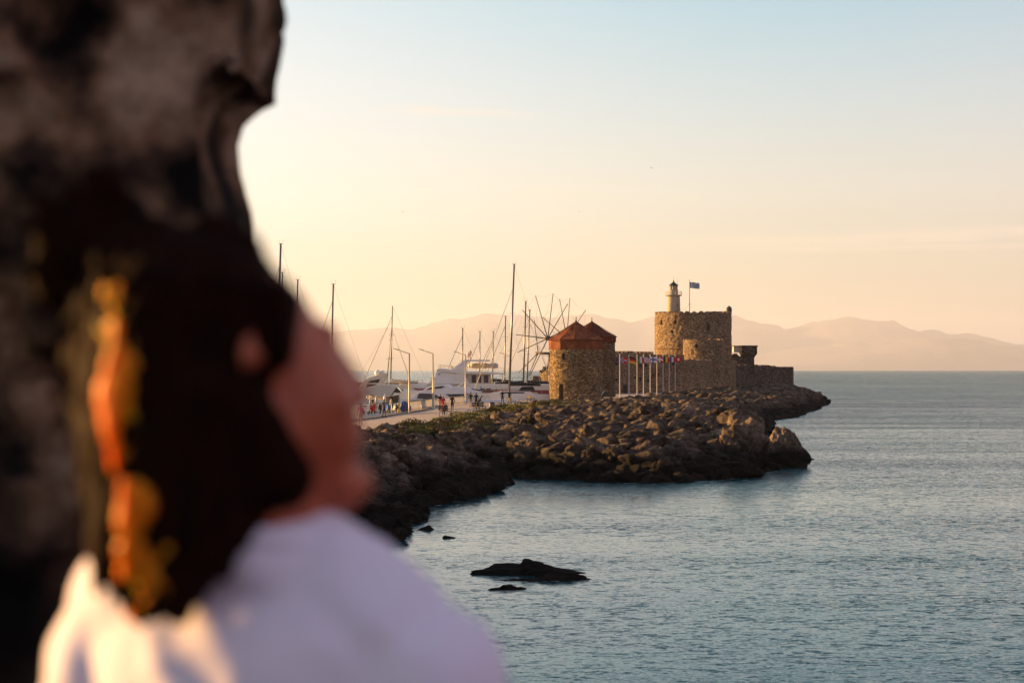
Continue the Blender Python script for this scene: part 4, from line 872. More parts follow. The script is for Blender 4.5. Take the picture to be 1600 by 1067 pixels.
def sleek_yacht():
    Y0 = 272; s = F/Y0; bx = lambda px: -(px-700)/s; zy = lambda y: HC-(y-HZ)/s
    rt = thing('motor_yacht', at(700, Y0), 'low sleek white yacht with swooping black windows, moored in front of the largest yacht', 'yacht', G1, PI)
    h = hull(17, 4.6, -.4, zy(624), .25, [M['white']], rt); h.location.x = bx(712)
    mb = MB(); mb.prism([(bx(640), zy(622.5)), (bx(656), zy(612)), (bx(672), zy(605)), (bx(700), zy(606)), (bx(718), zy(604)), (bx(752), zy(611)), (bx(752), zy(614.5)), (bx(726), zy(614.5)), (bx(722), zy(624)), (bx(640), zy(624.5))], -2.1, 2.1, y0t=-1.8, y1t=1.8); mb.build('deckhouse', M['white'], rt, bevel=.07)
    sidewin(rt, [(bx(652), zy(622)), (bx(656), zy(614.2)), (bx(672), zy(614.5)), (bx(682), zy(616)), (bx(691), zy(622)), (bx(690), zy(626)), (bx(676), zy(624.5))], 2.08, hwt=2.0)
    sidewin(rt, [(bx(697), zy(615.5)), (bx(726), zy(615)), (bx(726), zy(621)), (bx(706), zy(621))], 2.08, hwt=2.0)
    sidewin(rt, [(bx(666), zy(608.6)), (bx(672), zy(605.6)), (bx(695), zy(602.6)), (bx(690), zy(606))], 1.9)
    fb = MB(); fb.prism([(bx(664), zy(608)), (bx(676), zy(602)), (bx(697), zy(600.5)), (bx(712), zy(607)), (bx(712), zy(609))], -1.7, 1.7, y0t=-1.5, y1t=1.5); fb.build('flybridge', M['white'], rt, bevel=.06)
    dm_ = MB(); dm_.ell((bx(702), .2, zy(604.5)), (.42,.42,.38), 12, 8); dm_.build('radar_dome', M['white'], rt, True)
    ar = MB()
    for sy in (-1.5, 1.5): ar.path([(bx(712), sy, zy(607)), (bx(724), sy, zy(598)), (bx(728), sy, zy(597)), (bx(726), sy, zy(607))], .07, 6)
    ar.build('arch', M['white'], rt); railing(rt, [(bx(640), -2.0, zy(623)), (bx(622), -1.2, zy(621))], .55, 1.0, .02)
    cl = MB(); cl.prism([(bx(737), zy(607)), (bx(751), zy(609)), (bx(751), zy(611)), (bx(739), zy(611.5))], -1.7, 1.7); cl.build('cockpit_cover', M['navy'], rt)
    pn = MB(); pn.prism([(bx(749), zy(612)), (bx(751), zy(603.5)), (bx(752.2), zy(603)), (bx(751.5), zy(612))], -1.9, -1.5); pn.build('pennant', M['bluepaint'], rt)
sleek_yacht()
def canopy_boat():
    Y0 = 228; s = F/Y0; bx = lambda px: -(px-606)/s; zy = lambda y: HC-(y-HZ)/s
    rt = thing('motor_yacht', at(606, Y0), 'cream motor cruiser with wide overhanging top, nearest the left end of quay', 'yacht', G1, PI)
    h = hull(8.4, 3.6, -.4, zy(633.5), .2, [M['white']], rt); h.location.x = bx(600)
    mb = MB(); mb.prism([(bx(571), zy(607)), (bx(592), zy(600.5)), (bx(611), zy(601)), (bx(620), zy(606)), (bx(612), zy(618)), (bx(590), zy(619)), (bx(568), zy(613.5))], -1.75, 1.75, y0t=-1.4, y1t=1.4); mb.build('hard_top', M['white2'], rt, bevel=.08)
    sidewin(rt, [(bx(617), zy(613)), (bx(621), zy(605)), (bx(627), zy(611)), (bx(625), zy(614))], 1.3, 'side_screen')
    ck = MB(); ck.prism([(bx(599), zy(620)), (bx(609), zy(620)), (bx(613), zy(631)), (bx(604), zy(631.5))], -1.5, 1.5); ck.build('cockpit_seat', M['leather'], rt, bevel=.04)
    sidewin(rt, [(bx(610), zy(619)), (bx(623), zy(617)), (bx(623), zy(629)), (bx(613), zy(630))], 1.45, 'cabin_opening')
    wm = MB(); wm.tube((bx(609), -1.4, zy(619)), (bx(613), -1.4, zy(632)), .06, .06, 6); wm.tube((bx(623), -1.4, zy(617)), (bx(623.5), -1.4, zy(632)), .05, .05, 6); wm.build('stanchion', M['white'], rt)
    sp_ = MB(); [sp_.ell((bx(576+8*k), -1.2, zy(612)), (.3,.16,.16), 8, 6) for k in range(3)]; sp_.build('fender', M['black'], rt, True)
    dg = MB(); dg.cap((bx(574), -1.2, zy(621)), (bx(596), -1.2, zy(623)), .22, .16, 8); dg.build('side_deck', M['white'], rt, True)
canopy_boat()
def domed_yacht():
    Y0 = 300; s = F/Y0; bx = lambda px: -(px-590)/s; zy = lambda y: HC-(y-HZ)/s
    rt = thing('motor_yacht', at(590, Y0), 'pale yacht with two white radar domes on its sloping top, beside tall twin masts', 'yacht', G1, PI)
    h = hull(16, 4.8, -.4, zy(610), .3, [M['white']], rt); h.location.x = bx(590)
    mb = MB(); mb.prism([(bx(560), zy(607)), (bx(568), zy(597)), (bx(578), zy(590)), (bx(600), zy(583)), (bx(606), zy(584)), (bx(600), zy(598)), (bx(640), zy(604)), (bx(650), zy(610)), (bx(560), zy(610))], -2.0, 2.0, y0t=-1.5, y1t=1.5); mb.build('superstructure', M['white2'], rt, bevel=.08)
    sidewin(rt, [(bx(572), zy(600)), (bx(580), zy(594.5)), (bx(595), zy(592)), (bx(592), zy(599))], 1.75)
    d_ = MB(); d_.ell((bx(590), 0, zy(583.2)), (.48,.48,.52), 14, 10); d_.ell((bx(597.7), 0, zy(581.8)), (.30,.30,.34), 12, 8); d_.tube((bx(590), 0, zy(591)), (bx(590), 0, zy(586)), .2, .2, 8); d_.build('radar_dome', M['white'], rt, True)
    railing(rt, [(bx(600), -1.8, zy(604)), (bx(646), -1.8, zy(609))], .8, 1.0, .02)
domed_yacht()
G2 = 'sailing boats moored along the mole'
def sailboat(pxm, Y, L, lab, hull_top, mast_top, lean=0.0, cover='navy', bow=1, spread=(.45,.72), boom=True, detail=True, furl=None, hullmat='white', rm=.11, windex=True):
    s = F/Y; zy = lambda y: HC-(y-HZ)/s; zt = zy(mast_top); zd = max(.9, zy(hull_top)) if pxm > 540 else 1.4
    rt = thing('sailing_boat', at(pxm, Y), lab, 'sailboat', G2, PI if bow < 0 else 0.0)
    h = hull(L, L*.29, -.4, zd, .25, [M[hullmat]], rt, stern=.7); h.location.x = -.08*L
    cb = MB(); cb.prism([(-.28*L, zd), (-.24*L, zd+.45), (.10*L, zd+.5), (.24*L, zd+.1), (.26*L, zd)], -L*.09, L*.09, y0t=-L*.075, y1t=L*.075); cb.build('coachroof', M['white'], rt, bevel=.05)
    sidewin(rt, [(-.18*L, zd+.15), (-.16*L, zd+.36), (.05*L, zd+.38), (.08*L, zd+.15)], L*.083)
    tip = Vector((lean*bow, 0, zt)); base = Vector((0,0,zd+.2)); at_ = lambda u: base+(tip-base)*u
    mm = MB(); mm.tube(base, tip, rm, rm*.72, 10); ms = mm.build('mast', M['mast'], rt, True)
    mb = MB()
    for u in spread: q = at_(u); w = .9-.25*u; mb.tube(q+Vector((-.05,-w,0)), q+Vector((-.05,w,0)), .03, .03, 5); mb.tube(q+Vector((-w*.55,0,0)), q+Vector((w*.55,0,0)), .022, .022, 5)
    mb.build('spreader', M['mast'], ms)
    if windex:
        wb = MB(); wb.tube(tip+Vector((-.28,0,.02)), tip+Vector((.28,0,.02)), .03, .03, 5); wb.tube(tip+Vector((.2,0,0)), tip+Vector((.2,0,.55)), .012, .012, 4); wb.tube(tip+Vector((-.45,0,.42)), tip+Vector((-.15,0,.42)), .02, .02, 4); wb.tube(tip+Vector((-.25,0,0)), tip+Vector((-.25,0,.42)), .012, .012, 4); wb.build('masthead', M['mastdark'], ms)
    st = MB(); f0 = Vector((.40*L, 0, zd+.3)); a0 = Vector((-.52*L, 0, zd+.2)); st.tube(tip, a0, .014, .014, 4)
    for sy in (-1, 1):
        q = at_(spread[0])+Vector((-.05, sy*.75, 0)); st.tube(Vector((-.1, sy*L*.13, zd)), q, .012, .012, 4); st.tube(q, at_(.97), .012, .012, 4)
    st.build('stay', M['rope'], rt)
    fr = MB(); fr.tube(f0, at_(furl or .88), .07, .035, 7); fr.build('furled_jib', M['white2'] if Y < 320 else M['mast'], rt, True)
    if boom:
        bm_ = MB(); bm_.tube((-.05, 0, zd+1.3), (-.36*L, 0, zd+1.25), .07, .06, 8); bo = bm_.build('boom', M['mast'], rt, True)
        cv = MB(); n = 9
        for i in range(n):
            u0, u1 = i/n, (i+1)/n; r0 = .30*(1-u0*.5); r1 = .30*(1-u1*.5); cv.tube((-.05-.35*L*u0, 0, zd+1.42+.15*(1-u0)), (-.05-.35*L*u1, 0, zd+1.42+.15*(1-u1)), r0, r1, 8)
        cv.build('sail_cover', M[cover], bo, True)
    if detail:
        railing(rt, [(-.5*L, -L*.12, zd), (-.1*L, -L*.14, zd), (.3*L, -L*.07, zd+.1)], .6, 1.4, .015, 'lifeline'); railing(rt, [(-.5*L, L*.12, zd), (-.1*L, L*.14, zd), (.3*L, L*.07, zd+.1)], .6, 1.4, .015, 'lifeline')
        sh = MB(); sh.prism([(-.30*L, zd+.45), (-.27*L, zd+1.15), (-.14*L, zd+1.1), (-.10*L, zd+.5)], -L*.08, L*.08); sh.build('sprayhood', M[cover], rt, bevel=.05)
    return rt
sailboat(795.5, 292, 13, 'white sailing boat with the tallest mast and thick furled jib slanting left', 616, 413, .75, 'navy', -1, (.33,.62), rm=.17, furl=.82)
sailboat(817.5, 300, 12, 'white sailing boat with dark sail cover, its mast just right of the tallest', 614, 471, .4, 'black', 1, rm=.14)
sailboat(823.0, 318, 11, 'sailing boat with a slender leaning mast close behind the dark covered one', 612, 484, .5, 'navy', -1, rm=.12)
sailboat(788.5, 330, 10, 'sailing boat with plain grey mast directly left of the tallest mast', 612, 494, .15, 'navy', -1, rm=.12)
sailboat(769.5, 345, 9, 'small sailing boat whose mast rises behind the tenders of the largest yacht', 608, 518, .15, 'navy', -1, rm=.11)
sailboat(749.5, 340, 9, 'small sailing boat whose mast rises from the middle of the largest yacht', 608, 518, .05, 'navy', -1, rm=.11)
sailboat(722.5, 335, 9.5, 'sailing boat whose mast rises over the bridge of the largest yacht', 608, 513, .05, 'navy', -1, rm=.12)
sailboat(610.0, 285, 11, 'sailing boat with tall thin mast and cross spreaders left of the first street lamp', 612, 478, .3, 'white2', -1, rm=.09, spread=(.38,.66), windex=False)
sailboat(603.5, 290, 10, 'sailing boat with green tinted thin mast leaning against its tall neighbour', 612, 500, .9, 'navy', 1, rm=.07, boom=False, windex=False)
sailboat(515.5, 262, 12, 'sailing boat whose mast stands just above the forehead of the person', 610, 444, .45, 'navy', -1, rm=.15)
sailboat(460.5, 258, 11, 'sailing boat with a short visible masthead over the dark hair', 612, 437, .4, 'navy', -1, rm=.12)
sailboat(430, 250, 13, 'sailing boat with the masthead highest at the edge of the ancient wall', 612, 381, .7, 'navy', -1, rm=.17)
sailboat(440, 268, 11, 'sailing boat with a masthead low beside the tallest one by the wall', 612, 426, .1, 'navy', -1, rm=.12)
# dinghies and small craft
def dinghy(px, Y, L, mat, lab, z=0.0, rz=0.0, dark='black'):
    rt = thing('dinghy', at(px, Y, z), lab, 'dinghy', 'small craft by the quay', rz); B = L*.42
    t_ = MB(); pts = [(-L/2, -B/2, .35), (L*.2, -B/2, .38), (L*.42, -B*.28, .46), (L*.5, 0, .52), (L*.42, B*.28, .46), (L*.2, B/2, .38), (-L/2, B/2, .35)]
    for a, b in zip(pts[:-1], pts[1:]): t_.cap(a, b, .2, .2, 8)
    t_.build('tube', M[mat], rt, True); f = MB(); f.prism([(-L*.46, .05), (L*.3, .05), (L*.45, .4), (-L*.46, .3)], -B*.42, B*.42); f.build('floor', M['white'], rt)
    m = MB(); m.box(-L*.56, -L*.47, -.16, .16, .5, .95); m.tube((-L*.52, 0, .5), (-L*.52, 0, -.3), .06, .05, 6); m.build('outboard', M[dark], rt, bevel=.04)
dinghy(585, 214, 3.6, 'black', 'dark inflatable dinghy with people beside the cream cruiser', rz=PI)
dinghy(805, 300, 5, 'black', 'low dark inflatable boat moored under the dark sail cover', rz=PI)
dinghy(648, 232, 4, 'white', 'small white open boat behind the railing', rz=PI)
# far breakwater with fishing boats
V = []
special('breakwater', 71, (GX(612, 700), 700, .4), (34, 8, 2.9), 0, 'low dark far breakwater behind the moored yachts', sub=5, cuts=3)['kind'] = 'structure'
special('breakwater', 72, (GX(560, 690), 690, .4), (26, 8, 2.6), 0, 'low dark far breakwater behind the moored yachts', sub=5, cuts=3)['kind'] = 'structure'
for o in bpy.data.objects:
    if o.name.startswith('breakwater') and 'category' in o: del o['category']
rnd = random.Random(3)
for i, (px, mt) in enumerate([(616,'tender'),(622,'white2'),(628,'tender'),(633,'yellow'),(639,'tender'),(645,'steel'),(652,'navy'),(661,'steel')]):
    Y = 560+i*4; rt = thing('fishing_boat', at(px, Y), 'small wooden fishing boat moored far off along the dark breakwater', 'fishing boat', 'fishing boats along the far breakwater', PI if i % 2 else 0)
    hull(7.5, 2.6, -.3, 1.5, .7, [M[mt]], rt); cb = MB(); cb.box(-2.2, .2, -.9, .9, 1.5, 3.2); cb.box(-2.4, .5, -1.1, 1.1, 3.2, 3.35); cb.build('cabin', M['white2'], rt, bevel=.05)
    sidewin(rt, [(-1.8, 2.3), (-1.8, 2.9), (-.2, 2.9), (-.2, 2.3)], .92); mm = MB(); mm.tube((1.5,0,1.5), (1.5,0,4.8), .08, .05, 6); mm.tube((1.5,0,4.6), (-2,0,3.4), .02, .02, 4); mm.build('mast', M['mast'], rt)

# ---------------------------------------------------------------- street furniture
def lamp(px, Y, h, lab, arm=1.25):
    rt = thing('street_lamp', at(px, Y, 3.0), lab, 'street lamp', 'street lamps along the promenade')
    b = MB(); b.lathe([(.16,0),(.16,.05),(.09,.1),(.085,1.2),(.07,h)], 10); b.build('post', M['pole'], rt, True)
    a = MB(); a.tube((0,0,h-.03), (-arm,0,h+.38), .04, .035, 7); ar = a.build('arm', M['pole'], rt, True)
    hd_ = MB(); hd_.prism([(-arm+.25, h+.27), (-arm-.35, h+.46), (-arm-.36, h+.52), (-arm+.2, h+.38)], -.12, .12); hd_.build('lamp_head', M['steel'], rt, bevel=.02)
for px, yb, yt, lab in ((639.5, 646, 552, 'street lamp farthest left, standing between cream cruiser and railing'), (676.5, 639, 552, 'street lamp rising beside the bow of the largest yacht'), (727.5, 630.5, 554.5, 'street lamp between the two pairs of walkers, before the largest yacht'),
                        (796.5, 624.5, 556, 'street lamp close beside the tallest mast'), (858, 621, 557, 'street lamp against the crumbling yellow windmill')):
    Y = GY(yb, 3.0); lamp(px, Y, (yb-yt)/F*Y, lab)
pb = thing('post', at(678.6, 226, 3.0), 'bare cream post standing right beside the second street lamp', 'post'); MB().lathe([(.1,0),(.1,.04),(.07,.06),(.06,3.6),(.02,3.65)], 8).build('shaft', M['white2'], pb, True); MB().box(-.45,.1,-.05,.05,3.4,3.5).build('bracket', M['white2'], pb)
def rail(name, a, b, n, lab, mat, h=1.0, top='steel'):
    rt = thing(name, (a[0], a[1], 3.0), lab, 'railing'); d = Vector((b[0]-a[0], b[1]-a[1], 0))
    MB().tube((0,0,h), d+Vector((0,0,h)), .045, .045, 6).build('top_rail', M[top], rt); MB().tube((0,0,.12), d+Vector((0,0,.12)), .03, .03, 6).build('bottom_rail', M[top], rt)
    for i in range(n+1): MB().tube(d*i/n+Vector((0,0,0)), d*i/n+Vector((0,0,h)), .035, .035, 5).build('baluster', M[mat], rt)
rail('railing', (GX(640, 213), 213), (GX(676, 236), 236), 20, 'dark topped railing slanting down the quay edge between the first two lamps', 'pole')
rail('railing', (GX(678, 238), 238), (GX(724, 262), 262), 26, 'low white barred railing running behind the walkers', 'white2', .95, 'pole')
rail('railing', (GX(814, 292), 292), (GX(846, 300), 300), 16, 'low white fence before the dark covered sailing boat', 'white2', .9, 'white2')
for k, px in enumerate((741, 748, 755, 762)):
    Y = 268+k; mb = MB(); mb.path([(-.28,0,0),(-.28,0,.6),(-.2,0,.78),(0,0,.86),(.2,0,.78),(.28,0,.6),(.28,0,0)], .04, 6); o = mb.build('bike_hoop', M['white2']); o.location = at(px, Y, 3.0); tag(o, 'white arched bicycle hoop on the quay edge before the largest yacht', 'bike rack', 'bicycle hoops on the quay')
def bench(px, yb, rz, lab):
    Y = GY(yb, 3.0); rt = thing('bench', at(px, Y, 3.0), lab, 'bench', None, rz)
    s = MB(); [s.box(-.8, .8, -.22+.16*k, -.09+.16*k, .43, .47) for k in range(3)]; s.build('seat', M['wood'], rt)
    s = MB(); [s.box(-.8, .8, .28+.02*k, .31+.02*k, .55+.15*k, .67+.15*k) for k in range(3)]; s.build('backrest', M['wood'], rt)
    for x in (-.6, .6):
        l = MB(); l.path([(x,-.25,0),(x,-.2,.43),(x,.25,.43),(x,.36,.98)], .035, 6); l.tube((x,.25,.43), (x,.33,0), .035, .035, 6); l.path([(x,-.25,.43),(x,-.25,.65),(x,.3,.65)], .03, 6); l.build('leg', M['steel'], rt)
bench(696.5, 649.5, 1.0, 'dark bench with a seated person, on the promenade edge below the woman in red')
bench(749.5, 643.5, .7, 'dark slatted bench beside the person pushing forward, nearest the shrubs')
bench(799.5, 633.5, 2.0, 'dark bench behind the two standing men')
bench(829.5, 629, 2.0, 'dark bench alone near the foot of the largest windmill')
Y = GY(637, 3.0); rt = thing('litter_bin', at(768.5, Y, 3.0), 'squat dark litter bin at the edge of the shrubs', 'bin'); MB().lathe([(.28,0),(.33,.1),(.34,.5),(.3,.52)], 14).build('body', M['steel'], rt); MB().lathe([(.36,.53),(.36,.6),(.2,.68)], 14).build('lid', M['lhroof'], rt)
# quay clutter by the cream cruiser
for k, (px, Y, mt, hh) in enumerate([(579,205,'white2',1.5),(588,205,'white2',1.8),(601,206,'white',1.9),(611,207,'white2',1.4)]):
    rt = thing('parasol', at(px, Y, 3.0), 'folded pale parasol standing among the mooring clutter on the quay', 'parasol', 'folded parasols on the quay'); MB().lathe([(.22,0),(.22,.07),(.03,.1),(.03,hh)], 8).build('pole', M['steel'], rt); MB().lathe([(.05,.5),(.17,.6),(.12,hh*.8),(.03,hh+.05)], 9).build('canopy', M[mt], rt, True)
def scooter(px, Y, rz, mt, lab):
    rt = thing('scooter', at(px, Y, 3.0), lab, 'scooter', 'scooters parked on the quay', rz)
    for x in (-.6, .6):
        w = MB(); n = 16
        w.path([(x+.24*math.cos(2*PI*i/n), 0, .27+.24*math.sin(2*PI*i/n)) for i in range(n+1)], .055, 6); w.tube((x,-.06,.27),(x,.06,.27),.1,.1,8); w.build('wheel', M['black'], rt)
    b = MB(); b.prism([(-.75,.45),(-.8,.72),(-.2,.78),(0,.42),(.25,.38),(.42,.95),(.52,.95),(.5,.4),(.2,.28),(-.4,.28)], -.15, .15); b.build('body', M[mt], rt, bevel=.03)
    s = MB(); s.box(-.75,-.05,-.13,.13,.78,.86); s.build('saddle', M['black'], rt, bevel=.02); h = MB(); h.tube((.44,-.32,1.05),(.44,.32,1.05),.025,.025,6); h.tube((.44,0,.95),(.44,0,1.06),.03,.03,6); h.tube((.6,0,.27),(.45,0,.95),.03,.03,6); h.build('handlebar', M['steel'], rt)
for k, (px, Y, mt, nm) in enumerate([(572,197,'cw','white scooter parked farthest left on the quay'),(583,199,'cr','red scooter parked between folded parasols on the quay'),(594,201,'ck','black scooter parked between pale parasols on the quay'),(606,203,'cl','blue scooter parked under the beige cockpit of the cruiser'),(616,205,'steel','grey scooter parked left of the yellow bollard')]):
    scooter(px, Y, 1.2+.2*k, mt, nm)
Y = 206; rt = thing('bollard', at(623, Y, 3.0), 'short yellow bollard at the quay edge', 'bollard'); MB().lathe([(.13,0),(.12,.1),(.10,.75),(.14,.8),(.12,.92),(.02,.96)], 12).build('shaft', M['yellow'], rt, True)
rt = thing('covered_stack', at(631.5, 209, 3.0), 'heap under wrinkled blue tarpaulin beside the first street lamp', 'tarpaulin'); mb = MB(); mb.ell((0,0,.5), (.55,.5,.65), 20, 12); mb.ell((.35,.1,.4), (.4,.4,.5), 16, 10); me = remeshed(mb, .05, 1); displace(me, lambda p: .06*MN.noise(p*5)); link('tarpaulin', me, M['tarp'], rt)

# ---------------------------------------------------------------- people far away
def small_person(px, yb, pose, cols, rz, lab, hgt=1.72, dz=0.0):
    Y = GY(yb, 3.0); k = hgt/1.72; mb = MB(); sp = pose.get('stride', .12); lean = pose.get('lean', 0)
    hip = .92 if not pose.get('sit') else .5; kn = []
    T = lambda x, y, z: (x*k, y*k, z*k)
    if pose.get('sit'):
        for s in (-1, 1): mb.cap(T(s*.09,.0,.5), T(s*.1,-.42,.5), .085, .065); mb.cap(T(s*.1,-.42,.5), T(s*.1,-.45,.08), .06, .045); mb.cap(T(s*.1,-.42,.05), T(s*.1,-.58,.04), .045, .035)
    else:
        for s in (-1, 1): mb.cap(T(s*.085,0,.90), T(s*.09,-s*sp*.55-.02,.48), .085, .062); mb.cap(T(s*.09,-s*sp*.55-.02,.48), T(s*.09,-s*sp,.09), .058, .04); mb.cap(T(s*.09,-s*sp+.03,.045), T(s*.09,-s*sp-.13,.035), .042, .034)
    z0 = hip; ly = -lean
    mb.ell(T(0,0,z0+.04), (.155*k,.11*k,.13*k)); mb.cap(T(0,0,z0+.1), T(0,ly*.6,z0+.32), .125, .145); mb.ell(T(0,ly*.85,z0+.44), (.19*k,.115*k,.14*k)); mb.cap(T(0,ly,z0+.5), T(0,ly*1.15,z0+.62), .055, .05)
    mb.ell(T(0,ly*1.3-.01,z0+.70), (.078*k,.098*k,.118*k)); mb.ell(T(0,ly*1.3-.105,z0+.69), (.016,.02,.022))
    for s in (-1, 1):
        e = T(s*.25, ly*.8+(.05 if not pose.get('sit') else -.08), z0+.22); h_ = pose.get('hand', (.24, -.05, -.02)); hd2 = T(s*h_[0], ly*.8+h_[1]+s*.06, z0+h_[2])
        mb.cap(T(s*.185,ly*.85,z0+.47), e, .05, .04); mb.cap(e, hd2, .038, .028); mb.cap(hd2, (hd2[0], hd2[1]-.03, hd2[2]-.09), .032, .02)
    if pose.get('dress'): mb.lathe([(.26,.12),(.2,.5),(.14,.95)], 14, (0,0,0))
    me = remeshed(mb, .028, 1); V = get_v(me); mi = []; zs = 0.0
    zc = (z0+.56)*k; zw = (z0+.06)*k
    for p in me.polygons:
        c = sum((Vector(V[i]) for i in p.vertices), Vector())/len(p.vertices)
        if c.z > (z0+.78)*k or (c.z > (z0+.60)*k and c.y > ly*1.3*k+.01): m_ = 3
        elif c.z > zc or abs(c.x) > .21*k and c.z < (z0+.06)*k: m_ = 2
        elif c.z < .07*k: m_ = 4
        elif c.z > zw or pose.get('dress'): m_ = 0
        else: m_ = 1
        mi.append(m_)
    for m_ in (M[cols[0]], M[cols[1]], M['p_skin'], M['p_hair'], M['black']): me.materials.append(m_)
    me.polygons.foreach_set('material_index', mi)
    o = bpy.data.objects.new('person', me); COL.objects.link(o); o.location = at(px, Y, 3.0+dz); o.rotation_euler.z = rz
    return tag(o, lab, 'person', 'people strolling on the promenade')
small_person(692.5, 643.5, dict(dress=1), ('p_red', 'p_red'), .2, 'woman in a long bright red dress standing before the bench', 1.66)
small_person(688, 640, dict(stride=.15), ('p_dark', 'p_tan'), .5, 'person in dark top half hidden beside the woman in red', 1.74)
small_person(706.5, 643, dict(stride=.14), ('p_dark', 'p_navy'), PI, 'person in dark jacket and dark trousers walking right of the woman in red', 1.76)
small_person(695.5, 648.5, dict(sit=1), ('p_grey', 'p_dark'), -.3, 'person in grey seated on the dark bench', 1.7)
small_person(735.5, 636.5, dict(stride=.16), ('p_dark', 'p_tan'), PI, 'man in dark shirt and tan trousers, left one of a walking pair', 1.80)
small_person(744, 637, dict(stride=.16), ('p_dark', 'p_dark'), PI, 'person all in black, right one of a walking pair by the lamp', 1.76)
small_person(746.5, 643, dict(lean=.32, stride=.2, hand=(.2,-.4,.05)), ('p_navy', 'p_dark'), PI/2, 'person in navy bending forward beside the slatted bench', 1.72)
small_person(785, 631.5, dict(stride=.1), ('p_dark', 'p_navy'), .3, 'man in dark clothes standing upright, left one of two by the far bench', 1.82)
small_person(796, 631, dict(stride=.12), ('p_dark', 'p_dark'), -2.4, 'man in black standing at the far bench, right one of two', 1.80)
small_person(563.5, 664.5, dict(stride=.12), ('p_pink', 'p_tan'), 0, 'person in pink at the left end of the promenade, next to the blurred face', 1.7)
small_person(941.5, 628.0, dict(lean=.25, stride=.15, hand=(.2,-.3,.05)), ('p_blue', 'p_dark'), PI/2, 'person in blue stooping at the foot of the windmills', 1.78)
small_person(582, 621.8+14, dict(stride=.1), ('p_dark', 'p_dark'), 0, 'dark clothed person aboard the cream cruiser by the dinghy', 1.7)
small_person(600, 652, dict(stride=.1), ('p_grey', 'p_navy'), 1, 'person in grey between the parked scooters', 1.7)
# gulls
for k, (px, py, s) in enumerate([(1018,263,1.0),(905,331,.8),(629,331,.8)]):
    mb = MB(); mb.ell((0,0,0), (.26,.09,.09), 10, 8); mb.add([(.12,.05,.03),(-.1,.05,.03),(-.12,.65,.22),(.05,.62,.23),(-.22,1.1,.08),(.12,.05,.0),(-.1,.05,.0),(-.12,.65,.19),(.05,.62,.2)], [(0,1,2,3),(3,2,4),(5,8,7,6),(0,3,8,5),(1,6,7,2)]); mb.add([(.12,-.05,.03),(-.1,-.05,.03),(-.12,-.65,.22),(.05,-.62,.23),(-.22,-1.1,.08),(.12,-.05,.0),(-.1,-.05,.0),(-.12,-.65,.19),(.05,-.62,.2)], [(3,2,1,0),(4,2,3),(6,7,8,5),(5,8,3,0),(2,7,6,1)])
    mb.add([(-.2,.03,0),(-.2,-.03,0),(-.42,-.09,.01),(-.42,.09,.01)], [(0,1,2,3)]); o = mb.build('gull', M['p_dark']); o.location = P(px, py, 700); o.rotation_euler = (.2,.1,.6+k); o.scale = (s,)*3
    tag(o, ('dark gull highest in the sky, above the fortress keep', 'tiny dark gull in the sky above the nearest windmill', 'tiny dark gull in the sky above the tall twin masts')[k], 'gull', 'gulls far off in the evening sky')
# ---------------------------------------------------------------- rampart in the foreground
FL = 5.84      # walkway of the rampart
mb = MB(); mb.box(-10, 3.5, -4, 6.5, FL-.5, FL); tag(mb.build('rampart_walkway', M['rampart'], bevel=.02), 'stone walkway on top of the rampart', kind='structure')
# merlon with a broken edge: courses of rough blocks fused into one wall; the unseen window-like gap outside the frame is added to shape the sunlight
wb = MB(); rnd = random.Random(12); WY = 3.35
def wx(px, Y=3.5): return GX(px, Y)
edge = [(-520,330),(-300,400),(-120,405),(0,404),(28,428),(90,428),(150,441),(180,436),(207,400),(225,372),(262,368),(290,382),(330,398),(362,396),(420,378),(520,400),(640,390),(760,410),(900,395),(1100,402),(1300,400),(1800,400)]
ey = np.array([e[0] for e in edge]); ex = np.array([e[1] for e in edge])
Z = lambda py: HC-(py-HZ)/F*3.5
z = FL-.1
while z < 9.15:
    hgt = rnd.uniform(.07,.13); py = HZ-(z+hgt/2-HC)*F/3.95+24; xr = float(GX(np.interp(py, ey, ex)-2, 3.95)); x = xr
    first = True
    while x > -9.0:
        w = rnd.uniform(.12,.34); x0 = x-w
        gap = (-8.3 < x0 and x < -3.9 and 6.45 < z+hgt/2 < 8.45)
        if not gap:
            j = 0 if first else rnd.uniform(-.06,.05); wb.box(x0-.02, x+.02, WY+j, WY+.62, z-.02, z+hgt+.02)
        x = x0-.005; first = False
    z += hgt
# silhouette pieces that give the edge its bulges and overhang
for px, py, rx, rz_ in [(370,20,28,60),(372,80,38,60),(385,150,36,44),(330,330,46,45),(300,400,55,60)]:
    wb.ell((GX(px+8, 3.85), 3.75, HC-(py-12-HZ)/F*3.85), (rx*3.85/F, .2, rz_*3.85/F), 16, 10)
me = remeshed(wb, .026, 2)
def rough(p):
    q = MN.fractal(p*5.5+Vector((3,1,2)), 1.0, 2.1, 5); c = MN.noise(p*2.1+Vector((8,0,4))); return .024*q-.05*max(0, c-.1)*3
displace(me, rough)
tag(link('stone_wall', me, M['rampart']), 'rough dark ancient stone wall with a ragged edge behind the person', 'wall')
# low parapet right of the merlon, below the view
pb = MB(); x = -.35
while x < 3.4: w = rnd.uniform(.3,.5); pb.box(x, x+w-.01, WY+rnd.uniform(-.02,.02), WY+.5, FL-.1, 6.42+rnd.uniform(-.02,.02)); x += w
me = remeshed(pb, .035, 2); displace(me, lambda p: .02*MN.fractal(p*6, 1.0, 2.1, 4)); tag(link('parapet', me, M['rampart']), 'low stone parapet beside the tall ragged wall', 'wall')
# outer face of the rampart
mb = MB(); mb.box(-10.2, 3.7, 6.5, 7.3, -2, FL-.05); tag(mb.build('rampart_base', M['rampart']), 'outer stone face of the rampart', 'wall')

